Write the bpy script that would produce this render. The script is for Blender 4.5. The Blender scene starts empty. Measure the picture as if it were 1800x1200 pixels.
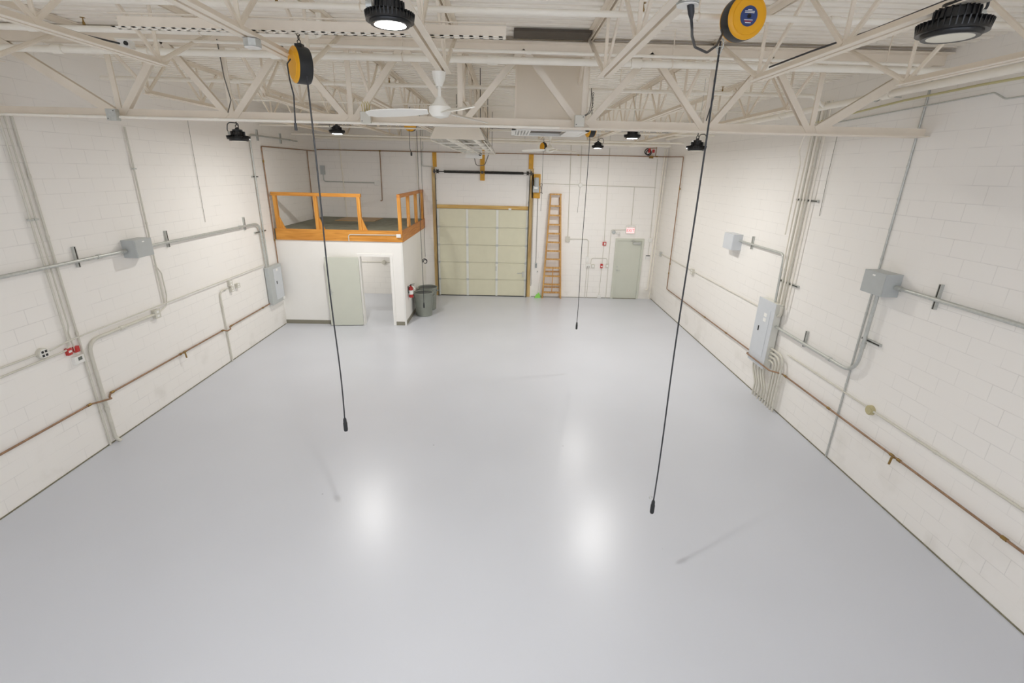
import bpy, math, random
from mathutils import Vector, Matrix
random.seed(7)
S = bpy.context.scene
COL = S.collection

# ------------------------------------------------------------------ camera
F_PX, YAW, PITCH, ROLL, CAM_H = 835.86, 0.014618, 0.343642, -0.023377, 4.3
def cam_axes():
    cy, sy, cp, sp = math.cos(YAW), math.sin(YAW), math.cos(PITCH), math.sin(PITCH)
    fwd = Vector((sy*cp, cy*cp, -sp)); right = Vector((cy, -sy, 0)); down = fwd.cross(right)
    cr, sr = math.cos(ROLL), math.sin(ROLL)
    return cr*right + sr*down, -sr*right + cr*down, fwd
_r, _d, _f = cam_axes()
cam = bpy.data.objects.new('camera', bpy.data.cameras.new('camera')); COL.objects.link(cam)
m = Matrix((( _r.x, -_d.x, -_f.x, 0), (_r.y, -_d.y, -_f.y, 0), (_r.z, -_d.z, -_f.z, CAM_H), (0, 0, 0, 1)))
cam.matrix_world = m
cam.data.sensor_width = 36; cam.data.lens = F_PX/1800*36; cam.data.clip_start = 0.05
S.camera = cam

# ------------------------------------------------------------------ world, exposure
S.view_settings.view_transform = 'Standard'; S.view_settings.look = 'None'
S.view_settings.gamma = 1; S.view_settings.use_curve_mapping = False
S.view_settings.exposure = 0.25
w = bpy.data.worlds.new('world'); S.world = w; w.use_nodes = True
w.node_tree.nodes['Background'].inputs[0].default_value = (0.8, 0.86, 1, 1)
w.node_tree.nodes['Background'].inputs[1].default_value = 3.0
LAMP_W = 86.0          # each lit high bay
S.cycles.max_bounces = 10; S.cycles.diffuse_bounces = 8
S.cycles.sample_clamp_indirect = 6

# ------------------------------------------------------------------ sizes of the room
XL, XR, YB, YF, ZC = -6.364, 5.304, 16.934, -3.75, 5.80

# ------------------------------------------------------------------ materials
def lin(c): c /= 255; return c/12.92 if c <= .04045 else ((c+.055)/1.055)**2.4
def rgb(r, g, b): return (lin(r), lin(g), lin(b), 1)
def mat(name, col, rough=.5, metal=0, noise=0, nscale=8, emit=0, coat=0, bump=0):
    M = bpy.data.materials.new(name); M.use_nodes = True; nt = M.node_tree; b = nt.nodes['Principled BSDF']
    b.inputs['Base Color'].default_value = col; b.inputs['Roughness'].default_value = rough; b.inputs['Metallic'].default_value = metal
    b.inputs['Coat Weight'].default_value = coat
    if noise or bump:
        tc = nt.nodes.new('ShaderNodeTexCoord'); n = nt.nodes.new('ShaderNodeTexNoise'); n.inputs['Scale'].default_value = nscale; n.inputs['Detail'].default_value = 4
        nt.links.new(tc.outputs['Object'], n.inputs['Vector'])
    if noise:
        rp = nt.nodes.new('ShaderNodeMapRange'); rp.inputs[1].default_value = .3; rp.inputs[2].default_value = .7; rp.inputs[3].default_value = 1-noise; rp.inputs[4].default_value = 1+noise*.6
        nt.links.new(n.outputs['Fac'], rp.inputs[0])
        mx = nt.nodes.new('ShaderNodeVectorMath'); mx.operation = 'SCALE'; mx.inputs[0].default_value = col[:3]
        nt.links.new(rp.outputs[0], mx.inputs['Scale']); nt.links.new(mx.outputs[0], b.inputs['Base Color'])
    if bump:
        bp = nt.nodes.new('ShaderNodeBump'); bp.inputs['Strength'].default_value = bump; bp.inputs['Distance'].default_value = .01
        nt.links.new(n.outputs['Fac'], bp.inputs['Height']); nt.links.new(bp.outputs[0], b.inputs['Normal'])
    if emit:
        b.inputs['Emission Color'].default_value = col; b.inputs['Emission Strength'].default_value = emit
    return M

def block_wall(name, horiz, col, shift=0.0):
    """painted concrete block: courses 0.203 m, blocks 0.406 m; horiz 0 = runs along x, 1 = along y"""
    M = bpy.data.materials.new(name); M.use_nodes = True; nt = M.node_tree; L = nt.links; N = nt.nodes.new; b = nt.nodes['Principled BSDF']
    b.inputs['Roughness'].default_value = .55
    g = N('ShaderNodeNewGeometry'); sep = N('ShaderNodeSeparateXYZ'); L.new(g.outputs['Position'], sep.inputs[0])
    cb = N('ShaderNodeCombineXYZ'); L.new(sep.outputs[horiz], cb.inputs[0]); L.new(sep.outputs[2], cb.inputs[1])
    mp = N('ShaderNodeMapping'); mp.inputs['Location'].default_value = (shift, 0.0, 0); L.new(cb.outputs[0], mp.inputs[0])
    br = N('ShaderNodeTexBrick'); L.new(mp.outputs[0], br.inputs['Vector'])
    br.inputs['Scale'].default_value = 1; br.inputs['Brick Width'].default_value = .406; br.inputs['Row Height'].default_value = .203
    br.inputs['Mortar Size'].default_value = .0045; br.inputs['Mortar Smooth'].default_value = .3; br.inputs['Bias'].default_value = 0
    c = Vector(col[:3])
    br.inputs['Color1'].default_value = (*c, 1); br.inputs['Color2'].default_value = (*(c*.975), 1); br.inputs['Mortar'].default_value = (*(c*.86), 1)
    # paint fills many joints: they show in patches only
    nj = N('ShaderNodeTexNoise'); nj.inputs['Scale'].default_value = 1.7; nj.inputs['Detail'].default_value = 3; L.new(g.outputs['Position'], nj.inputs['Vector'])
    rj = N('ShaderNodeMapRange'); rj.inputs[1].default_value = .40; rj.inputs[2].default_value = .62; rj.inputs[3].default_value = .1; rj.inputs[4].default_value = 1; L.new(nj.outputs['Fac'], rj.inputs[0])
    fj = N('ShaderNodeMath'); fj.operation = 'MULTIPLY'; L.new(br.outputs['Fac'], fj.inputs[0]); L.new(rj.outputs[0], fj.inputs[1])
    cj = N('ShaderNodeMix'); cj.data_type = 'RGBA'; L.new(fj.outputs[0], cj.inputs[0]); cj.inputs[6].default_value = (*c, 1); cj.inputs[7].default_value = (*(c*.84), 1)
    # scuffs and grime with shapes of their own, low on the wall
    n = N('ShaderNodeTexNoise'); n.inputs['Scale'].default_value = 1.1; n.inputs['Detail'].default_value = 5; L.new(g.outputs['Position'], n.inputs['Vector'])
    r1 = N('ShaderNodeMapRange'); r1.inputs[1].default_value = .56; r1.inputs[2].default_value = .74; r1.inputs[4].default_value = .34; L.new(n.outputs['Fac'], r1.inputs[0])
    r2 = N('ShaderNodeMapRange'); r2.inputs[1].default_value = .1; r2.inputs[2].default_value = .85; r2.inputs[3].default_value = 1; r2.inputs[4].default_value = 0; L.new(sep.outputs[2], r2.inputs[0])
    mu = N('ShaderNodeMath'); mu.operation = 'MULTIPLY'; L.new(r1.outputs[0], mu.inputs[0]); L.new(r2.outputs[0], mu.inputs[1])
    mx = N('ShaderNodeMix'); mx.data_type = 'RGBA'; L.new(mu.outputs[0], mx.inputs[0]); L.new(cj.outputs[2], mx.inputs[6]); mx.inputs[7].default_value = rgb(150, 142, 118)
    L.new(mx.outputs[2], b.inputs['Base Color'])
    n2 = N('ShaderNodeTexNoise'); n2.inputs['Scale'].default_value = 60; L.new(g.outputs['Position'], n2.inputs['Vector'])
    ad = N('ShaderNodeMath'); ad.operation = 'MULTIPLY_ADD'; ad.inputs[1].default_value = -1.0; L.new(fj.outputs[0], ad.inputs[0])
    s2 = N('ShaderNodeMath'); s2.operation = 'MULTIPLY'; s2.inputs[1].default_value = .12; L.new(n2.outputs['Fac'], s2.inputs[0]); L.new(s2.outputs[0], ad.inputs[2])
    bp = N('ShaderNodeBump'); bp.inputs['Strength'].default_value = .22; bp.inputs['Distance'].default_value = .006; L.new(ad.outputs[0], bp.inputs['Height']); L.new(bp.outputs[0], b.inputs['Normal'])
    return M

def floor_mat():
    M = bpy.data.materials.new('epoxy_floor'); M.use_nodes = True; nt = M.node_tree; L = nt.links; N = nt.nodes.new; b = nt.nodes['Principled BSDF']
    g = N('ShaderNodeNewGeometry')
    n = N('ShaderNodeTexNoise'); n.inputs['Scale'].default_value = .7; n.inputs['Detail'].default_value = 1.5; L.new(g.outputs['Position'], n.inputs['Vector'])
    r = N('ShaderNodeMapRange'); r.inputs[1].default_value = .1; r.inputs[2].default_value = .95; r.inputs[3].default_value = 1.02; r.inputs[4].default_value = .94; L.new(n.outputs['Fac'], r.inputs[0])
    sp = N('ShaderNodeTexVoronoi'); sp.inputs['Scale'].default_value = 1.35; L.new(g.outputs['Position'], sp.inputs['Vector'])   # a few specks
    r2 = N('ShaderNodeMapRange'); r2.inputs[1].default_value = .012; r2.inputs[2].default_value = .022; r2.inputs[3].default_value = .62; r2.inputs[4].default_value = 1; L.new(sp.outputs['Distance'], r2.inputs[0])
    mu = N('ShaderNodeMath'); mu.operation = 'MULTIPLY'; L.new(r.outputs[0], mu.inputs[0]); L.new(r2.outputs[0], mu.inputs[1])
    v = N('ShaderNodeVectorMath'); v.operation = 'SCALE'; v.inputs[0].default_value = rgb(206, 209, 216)[:3]; L.new(mu.outputs[0], v.inputs['Scale'])
    L.new(v.outputs[0], b.inputs['Base Color'])
    b.inputs['Roughness'].default_value = .3; b.inputs['IOR'].default_value = 1.5
    n2 = N('ShaderNodeTexNoise'); n2.inputs['Scale'].default_value = 14; L.new(g.outputs['Position'], n2.inputs['Vector'])
    r3 = N('ShaderNodeMapRange'); r3.inputs[3].default_value = .285; r3.inputs[4].default_value = .325; L.new(n.outputs['Fac'], r3.inputs[0]); L.new(r3.outputs[0], b.inputs['Roughness'])
    bp = N('ShaderNodeBump'); bp.inputs['Strength'].default_value = .012; bp.inputs['Distance'].default_value = .01; L.new(n2.outputs['Fac'], bp.inputs['Height']); L.new(bp.outputs[0], b.inputs['Normal'])
    return M

def wood(name, c1, c2, axis, rough=.45):
    M = bpy.data.materials.new(name); M.use_nodes = True; nt = M.node_tree; L = nt.links; N = nt.nodes.new; b = nt.nodes['Principled BSDF']
    tc = N('ShaderNodeNewGeometry'); mp = N('ShaderNodeMapping'); sc = [26, 26, 26]; sc[axis] = 1.6; mp.inputs['Scale'].default_value = sc
    L.new(tc.outputs['Position'], mp.inputs[0]); n = N('ShaderNodeTexNoise'); n.inputs['Scale'].default_value = 1; n.inputs['Detail'].default_value = 5; n.inputs['Distortion'].default_value = .6; L.new(mp.outputs[0], n.inputs['Vector'])
    cr = N('ShaderNodeValToRGB'); cr.color_ramp.elements[0].position = .35; cr.color_ramp.elements[1].position = .68
    cr.color_ramp.elements[0].color = c1; cr.color_ramp.elements[1].color = c2
    L.new(n.outputs['Fac'], cr.inputs[0]); L.new(cr.outputs[0], b.inputs['Base Color']); b.inputs['Roughness'].default_value = rough
    return M

WALLC = rgb(243, 240, 235)
M = dict(
    wall_side=block_wall('painted_block_side', 1, WALLC), wall_end=block_wall('painted_block_end', 0, WALLC, .1),
    floor=floor_mat(), drywall=mat('painted_drywall', rgb(243, 241, 236), .6, noise=.02, nscale=1.5),
    deck=mat('painted_deck', rgb(248, 243, 233), .5, noise=.03, nscale=2), steel=mat('painted_steel', rgb(236, 226, 210), .45, noise=.05, nscale=3),
    steel_w=mat('painted_pipe', rgb(243, 238, 226), .4, noise=.03, nscale=5), gap_shade=mat('painted_gap_shade', rgb(92, 84, 74), .8, noise=.1),  # the dark brown paints shade into gaps and openings
    conduit=mat('painted_conduit', rgb(210, 207, 195), .4, noise=.04, nscale=9), galv=mat('galvanized_steel', rgb(196, 198, 193), .38, .4, noise=.1, nscale=30),
    boxgrey=mat('grey_enamel', rgb(184, 188, 187), .4, noise=.03), panel=mat('panel_enamel', rgb(208, 212, 216), .4, noise=.02),
    panel_side=mat('panel_side_enamel', rgb(220, 220, 212), .4, noise=.02),
    copper=mat('aged_copper', rgb(152, 120, 92), .42, .25, noise=.25, nscale=14), brass=mat('brass', rgb(150, 122, 70), .35, .7, noise=.1),
    black=mat('black_rubber', rgb(36, 38, 40), .5), blackm=mat('black_enamel', rgb(24, 25, 26), .35, noise=.1), cord=mat('black_cord', rgb(46, 48, 52), .5),
    yellow=mat('yellow_plastic', rgb(238, 172, 18), .38, noise=.03), yellowp=mat('yellow_painted_wood', rgb(214, 160, 44), .5, noise=.12, nscale=12),
    blue=mat('blue_label', rgb(46, 66, 120), .4), white=mat('white_plastic', rgb(234, 233, 228), .4, noise=.01), paper=mat('white_sticker', rgb(240, 240, 236), .6),
    red=mat('red_enamel', rgb(190, 52, 48), .35), green=mat('green_plastic', rgb(140, 214, 90), .5), gray_can=mat('grey_plastic', rgb(136, 140, 131), .5, noise=.06, nscale=6),
    gray_in=mat('grey_plastic_inside', rgb(88, 92, 90), .6), door=mat('grey_green_door', rgb(206, 208, 195), .42, noise=.02, nscale=2),
    gdoor=mat('beige_green_door', rgb(218, 215, 190), .5, noise=.025, nscale=4), stile=mat('steel_stile', rgb(226, 227, 220), .4, .1, noise=.04),
    base=mat('vinyl_baseboard', rgb(138, 134, 118), .5), caulk=mat('dirty_joint', rgb(128, 124, 104), .8, noise=.3, nscale=12),
    mezz=mat('worn_deck_paint', rgb(128, 128, 112), .7, noise=.22, nscale=5), wood=wood('honey_pine', rgb(196, 128, 44), rgb(226, 160, 72), 0),
    wood_y=wood('honey_pine_deep', rgb(186, 112, 40), rgb(214, 144, 64), 1), wood_z=wood('honey_pine_post', rgb(200, 132, 48), rgb(228, 166, 78), 2),
    jamb=wood('yellow_jamb', rgb(176, 140, 84), rgb(222, 196, 136), 2), header=wood('yellow_header', rgb(190, 146, 66), rgb(220, 188, 116), 0),
    ladder=wood('ladder_wood', rgb(178, 128, 64), rgb(214, 172, 106), 2), ply=wood('plywood', rgb(160, 128, 84), rgb(186, 152, 102), 0),
    duct=mat('painted_duct', rgb(234, 224, 207), .5, noise=.03, nscale=1.2), silver=mat('polished_aluminium', rgb(190, 190, 184), .22, .9, noise=.1),
    hood=mat('heater_hood', rgb(232, 223, 206), .45, noise=.02), chain=mat('dark_steel', rgb(70, 68, 64), .4, .7), spring=mat('spring_steel', rgb(62, 62, 60), .45, .5),
    lens_on=mat('lit_lens', (1, .98, .95, 1), .3, emit=30), lens_off=mat('frosted_lens', rgb(226, 222, 206), .3),
    exit_red=mat('lit_exit_letters', rgb(236, 70, 74), .4, emit=.9), exit_face=mat('lit_exit_face', rgb(255, 205, 205), .4, emit=.55),
    lcd=mat('lcd_display', rgb(92, 98, 90), .2), fan=mat('fan_white', rgb(240, 238, 230), .35, noise=.01), fan_under=mat('fan_beige', rgb(214, 206, 190), .5), cable=mat('grey_cable', rgb(110, 106, 98), .5),
    tan=mat('tan_box', rgb(190, 180, 138), .45), hornwhite=mat('strobe_lens', rgb(236, 230, 224), .2), yconduit=mat('yellowed_conduit', rgb(196, 188, 140), .4), ywire=mat('yellow_tape', rgb(196, 180, 96), .5))

# ------------------------------------------------------------------ mesh builder
OFF = {}
class MB:
    def __init__(s): s.v = []; s.f = []
    def add(s, vs, fs):
        k = len(s.v); s.v += [Vector(p) for p in vs]; s.f += [[i+k for i in f] for f in fs]; return s
    def box(s, x0, x1, y0, y1, z0, z1):
        return s.add([(x, y, z) for x in (x0, x1) for y in (y0, y1) for z in (z0, z1)],
                     [(0, 1, 3, 2), (4, 6, 7, 5), (0, 4, 5, 1), (2, 3, 7, 6), (0, 2, 6, 4), (1, 5, 7, 3)])
    def ext(s, poly, p0, p1, u):
        """extrude polygon (a,b) from p0 to p1; a along u, b along dir x u"""
        p0, p1 = Vector(p0), Vector(p1); d = (p1-p0).normalized(); u = Vector(u); u = (u - d*u.dot(d)).normalized(); v = d.cross(u)
        n = len(poly); vs = [p0+u*a+v*b for a, b in poly] + [p1+u*a+v*b for a, b in poly]
        return s.add(vs, [tuple(range(n))[::-1], tuple(range(n, 2*n))] + [(i, (i+1) % n, n+(i+1) % n, n+i) for i in range(n)])
    def bar(s, p0, p1, w, h, u=(0, 0, 1)):
        """w across, h along u"""
        return s.ext([(-h/2, -w/2), (h/2, -w/2), (h/2, w/2), (-h/2, w/2)], p0, p1, u)
    def tube(s, pts, r, n=10, cap=True):
        pts = [Vector(p) for p in pts]; q = [pts[0]]
        for p in pts[1:]:
            if (p-q[-1]).length > 1e-5: q.append(p)
        pts = q; k0 = len(s.v); up = None; rings = []
        for i, p in enumerate(pts):
            t = (pts[min(i+1, len(pts)-1)] - pts[max(i-1, 0)]).normalized()
            if up is None:
                a = Vector((0, 0, 1)) if abs(t.z) < .9 else Vector((1, 0, 0)); up = (a - t*a.dot(t)).normalized()
            else: up = (up - t*up.dot(t)).normalized()
            sd = t.cross(up); rr = r[i] if isinstance(r, (list, tuple)) else r
            rings.append([p + (up*math.cos(2*math.pi*j/n) + sd*math.sin(2*math.pi*j/n))*rr for j in range(n)])
        vs = [p for R in rings for p in R]; fs = []
        for i in range(len(rings)-1):
            for j in range(n): fs.append((i*n+j, i*n+(j+1) % n, (i+1)*n+(j+1) % n, (i+1)*n+j))
        if cap: fs += [tuple(range(n))[::-1], tuple(range((len(rings)-1)*n, len(rings)*n))]
        return s.add(vs, fs)
    def lathe(s, prof, c, n=32, axis=(0, 0, 1)):
        """profile (r, h) turned round an axis through c"""
        a = Vector(axis).normalized(); u = (Vector((1, 0, 0)) if abs(a.x) < .8 else Vector((0, 1, 0))); u = (u-a*u.dot(a)).normalized(); v = a.cross(u); c = Vector(c)
        vs = [c + a*h + (u*math.cos(2*math.pi*j/n)+v*math.sin(2*math.pi*j/n))*max(r, 1e-4) for r, h in prof for j in range(n)]; fs = []
        for i in range(len(prof)-1):
            for j in range(n): fs.append((i*n+j, i*n+(j+1) % n, (i+1)*n+(j+1) % n, (i+1)*n+j))
        fs += [tuple(range(n))[::-1], tuple(range((len(prof)-1)*n, len(prof)*n))]
        return s.add(vs, fs)
    def ring(s, c, R, r, axis=(0, 0, 1), n=20, m=6):
        a = Vector(axis).normalized(); u = (Vector((1, 0, 0)) if abs(a.x) < .8 else Vector((0, 1, 0))); u = (u-a*u.dot(a)).normalized(); v = a.cross(u); c = Vector(c)
        vs = []; fs = []
        for i in range(n):
            t = 2*math.pi*i/n; e = u*math.cos(t)+v*math.sin(t)
            for j in range(m):
                q = 2*math.pi*j/m; vs.append(c+e*(R+r*math.cos(q))+a*(r*math.sin(q)))
        for i in range(n):
            for j in range(m): fs.append((i*m+j, ((i+1) % n)*m+j, ((i+1) % n)*m+(j+1) % m, i*m+(j+1) % m))
        return s.add(vs, fs)
    def build(s, name, material, parent=None, bevel=0, smooth=True, off=None):
        if parent is not None: o0 = OFF[parent.name]
        elif off is not None: o0 = Vector(off)
        else:
            xs = [p.x for p in s.v]; ys = [p.y for p in s.v]; zs = [p.z for p in s.v]
            o0 = Vector(((min(xs)+max(xs))/2, (min(ys)+max(ys))/2, min(zs)))
        me = bpy.data.meshes.new(name); me.from_pydata([p-o0 for p in s.v], [], s.f); me.materials.append(material)
        import bmesh
        bm = bmesh.new(); bm.from_mesh(me); bmesh.ops.recalc_face_normals(bm, faces=bm.faces); bm.to_mesh(me); bm.free()
        if smooth:
            for p in me.polygons: p.use_smooth = True
            me.set_sharp_from_angle(angle=math.radians(38))
        o = bpy.data.objects.new(name, me); COL.objects.link(o)
        if parent is not None: o.parent = parent
        else: o.location = o0
        OFF[o.name] = o0
        if bevel:
            b = o.modifiers.new('bevel', 'BEVEL'); b.width = bevel; b.segments = 2; b.limit_method = 'ANGLE'
        return o
def tag(o, label, cat, group=None, kind=None):
    if o.parent is not None: return o
    o['label'] = label; o['category'] = cat
    if group: o['group'] = group
    if kind: o['kind'] = kind
    return o
def thing(name, label, cat, loc, group=None, kind=None):
    o = bpy.data.objects.new(name, None); o.empty_display_size = .1; COL.objects.link(o); o.location = loc; OFF[o.name] = Vector(loc)
    return tag(o, label, cat, group, kind)
def copy_tree(o, parent=None):
    c = o.copy(); COL.objects.link(c)
    if parent is not None: c.parent = parent
    for ch in list(o.children): copy_tree(ch, c)
    return c
def fillet(pts, rad, n=7):
    pts = [Vector(p) for p in pts]; out = [pts[0]]
    for i in range(1, len(pts)-1):
        p = pts[i]; a = pts[i-1]-p; b = pts[i+1]-p; la, lb = a.length, b.length; a.normalize(); b.normalize()
        ang = a.angle(b)
        if ang > 3.1: out.append(p); continue
        t = min(rad/math.tan(ang/2), la*.48, lb*.48); p0 = p+a*t; p1 = p+b*t
        for k in range(n+1):
            q = k/n; out.append(p0*(1-q)**2 + p*2*q*(1-q) + p1*q*q)
    out.append(pts[-1]); return out
def L(y, z, d=.03): return Vector((XL+d, y, z))
def R(y, z, d=.03): return Vector((XR-d, y, z))
def B(x, z, d=.03): return Vector((x, YB-d, z))

# ------------------------------------------------------------------ the room
ORD3 = ('first', 'second', 'third')
def struct(o, label, cat): return tag(o, label, cat, kind='structure')
struct(MB().box(XL-.2, XR+.2, YF-.2, YB+.5, -.2, 0).build('floor', M['floor']), 'glossy pale grey epoxy floor of the empty workshop', 'floor')
struct(MB().box(XL-.2, XL, YF-.2, YB+.5, 0, 6).build('wall_left', M['wall_side']), 'long white painted block wall with horizontal conduit beside the office box', 'wall')
struct(MB().box(XR, XR+.2, YF-.2, YB+.5, 0, 6).build('wall_right', M['wall_side']), 'long white painted block wall carrying the tall breaker panel', 'wall')
b = MB(); b.box(XL, XR, YF-.2, YF, 0, 3.0).box(XL, XR, YF-.2, YF, 5.55, 6)
for x0, x1 in ((XL, XL+.35), (-2.6, -2.25), (1.19, 1.54), (XR-.35, XR)): b.box(x0, x1, YF-.2, YF, 3.0, 5.55)
struct(b.build('wall_front', M['wall_end']), 'white painted block wall with added high fill light openings behind the camera', 'wall')
for k, (x0, x1) in enumerate(((XL+.35, -2.6), (-2.25, 1.19), (1.54, XR-.35))):  # openings added behind the camera to let in fill light
    b = MB(); z0, z1 = 3.0, 5.55
    for x in (x0+.03, (x0+x1)/2, x1-.03): b.box(x-.03, x+.03, YF-.14, YF-.06, z0, z1)
    for z in (z0+.03, (z0+z1)/2, z1-.03): b.box(x0, x1, YF-.14, YF-.06, z-.03, z+.03)
    struct(b.build('fill_window_%d' % (k+1), M['white']), 'added high white frame for fill light behind the camera, %s of three' % ORD3[k], 'fill_window')
struct(MB().box(XL, XR, YB, YB+.2, 0, 5.60).build('wall_back', M['wall_end']), 'white painted block end wall with garage door and exit door', 'wall')
struct(MB().box(XL, XR, YB+.3, YB+.5, 5.2, 6).build('trim_1', M['gap_shade']), 'closure at the roof edge above the end wall, coloured as gap shade', 'trim')  # set-back closure, its dark tone painted as the shadow in the gap
def deck():
    b = MB(); ys = []; y = YF; pitch = .1524
    while y < YB+.3:
        ys += [(y, ZC), (y+.082, ZC), (y+.090, ZC+.065), (y+.144, ZC+.065)]; y += pitch
    ys.append((y, ZC)); n = len(ys); x0, x1 = XL-.02, XR+.02
    vs = [(x0, a, c) for a, c in ys] + [(x1, a, c) for a, c in ys]
    fs = [(i, i+1, n+i+1, n+i) for i in range(n-1)]
    k = 2*n; vs += [(x0, ys[0][0], ZC+.1), (x1, ys[0][0], ZC+.1), (x1, y, ZC+.1), (x0, y, ZC+.1)]; fs.append((k, k+1, k+2, k+3))
    b.add(vs, fs); return b
struct(deck().build('ceiling', M['deck'], smooth=False), 'cream painted corrugated steel roof deck above the trusses', 'ceiling')
for nm, bb, lb in (('trim_2', (XL, XL+.012, YF, 13.2, 0, .014), 'dirty joint line where the floor meets the wall beside the office'),
                   ('trim_3', (XR-.012, XR, YF, YB, 0, .014), 'dirty joint line where the floor meets the breaker panel wall'),
                   ('trim_4', (.9, 3.8, YB-.012, YB, 0, .016), 'dirty joint line under the ladder along the end wall')):
    struct(MB().box(*bb).build(nm, M['caulk']), lb, 'trim')

# office box under the mezzanine
OY, OX, OT = 13.25, -2.90, 2.40
b = MB(); b.box(XL, -4.14, OY, OY+.12, 0, OT).box(-3.20, OX, OY, OY+.12, 0, OT).box(-4.14, -3.20, OY, OY+.12, 2.03, OT)
struct(b.build('wall_office_front', M['drywall']), 'smooth white office wall with the open doorway', 'wall')
struct(MB().box(OX-.12, OX, OY+.12, YB, 0, OT).build('wall_office_side', M['drywall']), 'smooth white office side wall behind the trash cans', 'wall')
struct(MB().box(XL, OX, OY, YB, OT, 2.69).build('floor_mezzanine', M['mezz']), 'worn grey green mezzanine platform on top of the office', 'floor')
o = tag(MB().box(XL+.06, OX+.03, OY-.035, OY-.002, OT, 2.70).build('fascia_board', M['wood']), 'wide orange wooden fascia board along the mezzanine front edge', 'board', 'mezzanine fascia boards')
o = tag(MB().box(OX+.002, OX+.035, OY, YB-.01, OT-.01, 2.70).build('fascia_board', M['wood_y']), 'wide orange wooden fascia board along the mezzanine side edge above the trash cans', 'board', 'mezzanine fascia boards')
struct(MB().box(XL, -5.02, OY-.012, OY, 0, .11).box(-5.02, -4.14, OY-.012, OY, 0, .11).build('baseboard_front', M['base']), 'taupe vinyl baseboard at the foot of the office front wall', 'baseboard')
struct(MB().box(-3.18, OX-.03, OY-.012, OY, 0, .11).build('baseboard_corner', M['base']), 'short taupe vinyl baseboard between the doorway and the office corner', 'baseboard')
struct(MB().box(OX, OX+.012, OY+.03, YB, 0, .11).build('baseboard_side', M['base']), 'taupe vinyl baseboard at the foot of the office side wall', 'baseboard')
struct(MB().box(OX-.03, OX+.016, OY-.016, OY+.03, 0, OT).build('trim_5', M['white']), 'white corner guard on the edge of the office', 'trim')
b = MB(); b.box(-4.16, -4.085, OY-.02, OY+.13, 0, 2.06).box(-3.255, -3.18, OY-.02, OY+.13, 0, 2.06).box(-4.085, -3.255, OY-.02, OY+.13, 1.985, 2.06)
struct(b.build('trim_6', M['drywall']), 'white casing around the open office doorway', 'trim')
# the open leaf swung back against the wall
hinge = Vector((-4.12, OY-.05, 0)); ang = math.radians(180+6)
lu = Vector((math.cos(ang), math.sin(ang), 0)); ln = Vector((-lu.y, lu.x, 0))
d1 = thing('door_1', 'grey green office door standing open against the white wall', 'door', hinge, kind='structure')
def slab(u0, u1, n0, n1, z0, z1):
    return MB().add([hinge+lu*u+ln*n+Vector((0, 0, z)) for u in (u0, u1) for n in (n0, n1) for z in (z0, z1)],
                    [(0, 1, 3, 2), (4, 6, 7, 5), (0, 4, 5, 1), (2, 3, 7, 6), (0, 2, 6, 4), (1, 5, 7, 3)])
slab(.0, .90, 0, .044, .02, 1.97).build('leaf', M['door'], d1, bevel=.003)
slab(.0, .02, -.01, .012, .22, .32).build('hinge', M['galv'], d1); slab(.0, .02, -.01, .012, .95, 1.05).build('hinge', M['galv'], d1); slab(.0, .02, -.01, .012, 1.68, 1.78).build('hinge', M['galv'], d1)
hb = hinge+lu*.84+Vector((0, 0, 1.0)); b = MB(); b.lathe([(.03, 0), (.03, .012), (.012, .012), (.012, .05)], hb+ln*.044, 16, ln); b.tube([hb+ln*.085, hb+ln*.088-lu*.11], .009); b.build('handle', M['galv'], d1)
slab(.79, .86, .044, .047, .92, 1.08).build('latch_plate', M['galv'], d1)
b = MB().box(-3.258, -3.254, OY+.01, OY+.04, .9, 1.12); struct(b.build('trim_7', M['tan']), 'brass strike plate on the office door casing', 'trim')

o = thing('office_fill_lamp', 'added round white fill lamp, out of view inside the office behind the doorway', 'lamp', (-5.5, 15.6, OT))  # unseen lamp added to brighten the office interior
MB().lathe([(.02, -.06), (.14, -.05), (.16, -.02), (.16, 0)], (-5.5, 15.6, OT), 28).build('diffuser', M['lens_off'], o)
l = bpy.data.lights.new('office_fill', 'AREA'); l.shape = 'DISK'; l.size = .25; l.energy = 24; l.color = (1, .97, .93)
lo = bpy.data.objects.new('office_fill', l); COL.objects.link(lo); lo.parent = o; lo.location = (0, 0, -.07)

# mezzanine guard rails
def gusset(b, p, ax, s):
    u = Vector(ax); p = Vector(p); t = .022; n = u.cross(Vector((0, 0, 1)))
    poly = [p, p+u*.14, p+u*.12+Vector((0, 0, .04)), p+Vector((0, 0, .33))]
    b.add([q-n*t for q in poly]+[q+n*t for q in poly], [(3, 2, 1, 0), (4, 5, 6, 7), (0, 1, 5, 4), (1, 2, 6, 5), (2, 3, 7, 6), (3, 0, 4, 7)]); return b
g = thing('guard_rail', 'orange wooden guard rail on three posts along the mezzanine front', 'railing', (-5.15, OY, 2.70), 'mezzanine guard rails')
MB().box(XL+.06, -3.93, OY-.03, OY+.06, 3.555, 3.645).build('top_rail', M['wood'], g, bevel=.004)
for x in (-6.22, -5.15, -4.0):
    MB().box(x-.045, x+.045, OY-.03, OY+.06, 2.70, 3.555).build('post', M['wood_z'], g, bevel=.004)
    gusset(MB(), (x+.045, OY+.015, 2.70), (1, 0, 0), 1).build('gusset', M['wood_z'], g)
g = thing('guard_rail', 'orange wooden guard rail along the mezzanine side, running back to the end wall', 'railing', (OX-.03, 15, 2.70), 'mezzanine guard rails')
MB().box(OX-.07, OX+.02, OY-.03, YB-.01, 3.56, 3.65).build('top_rail', M['wood_y'], g, bevel=.004)
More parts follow.
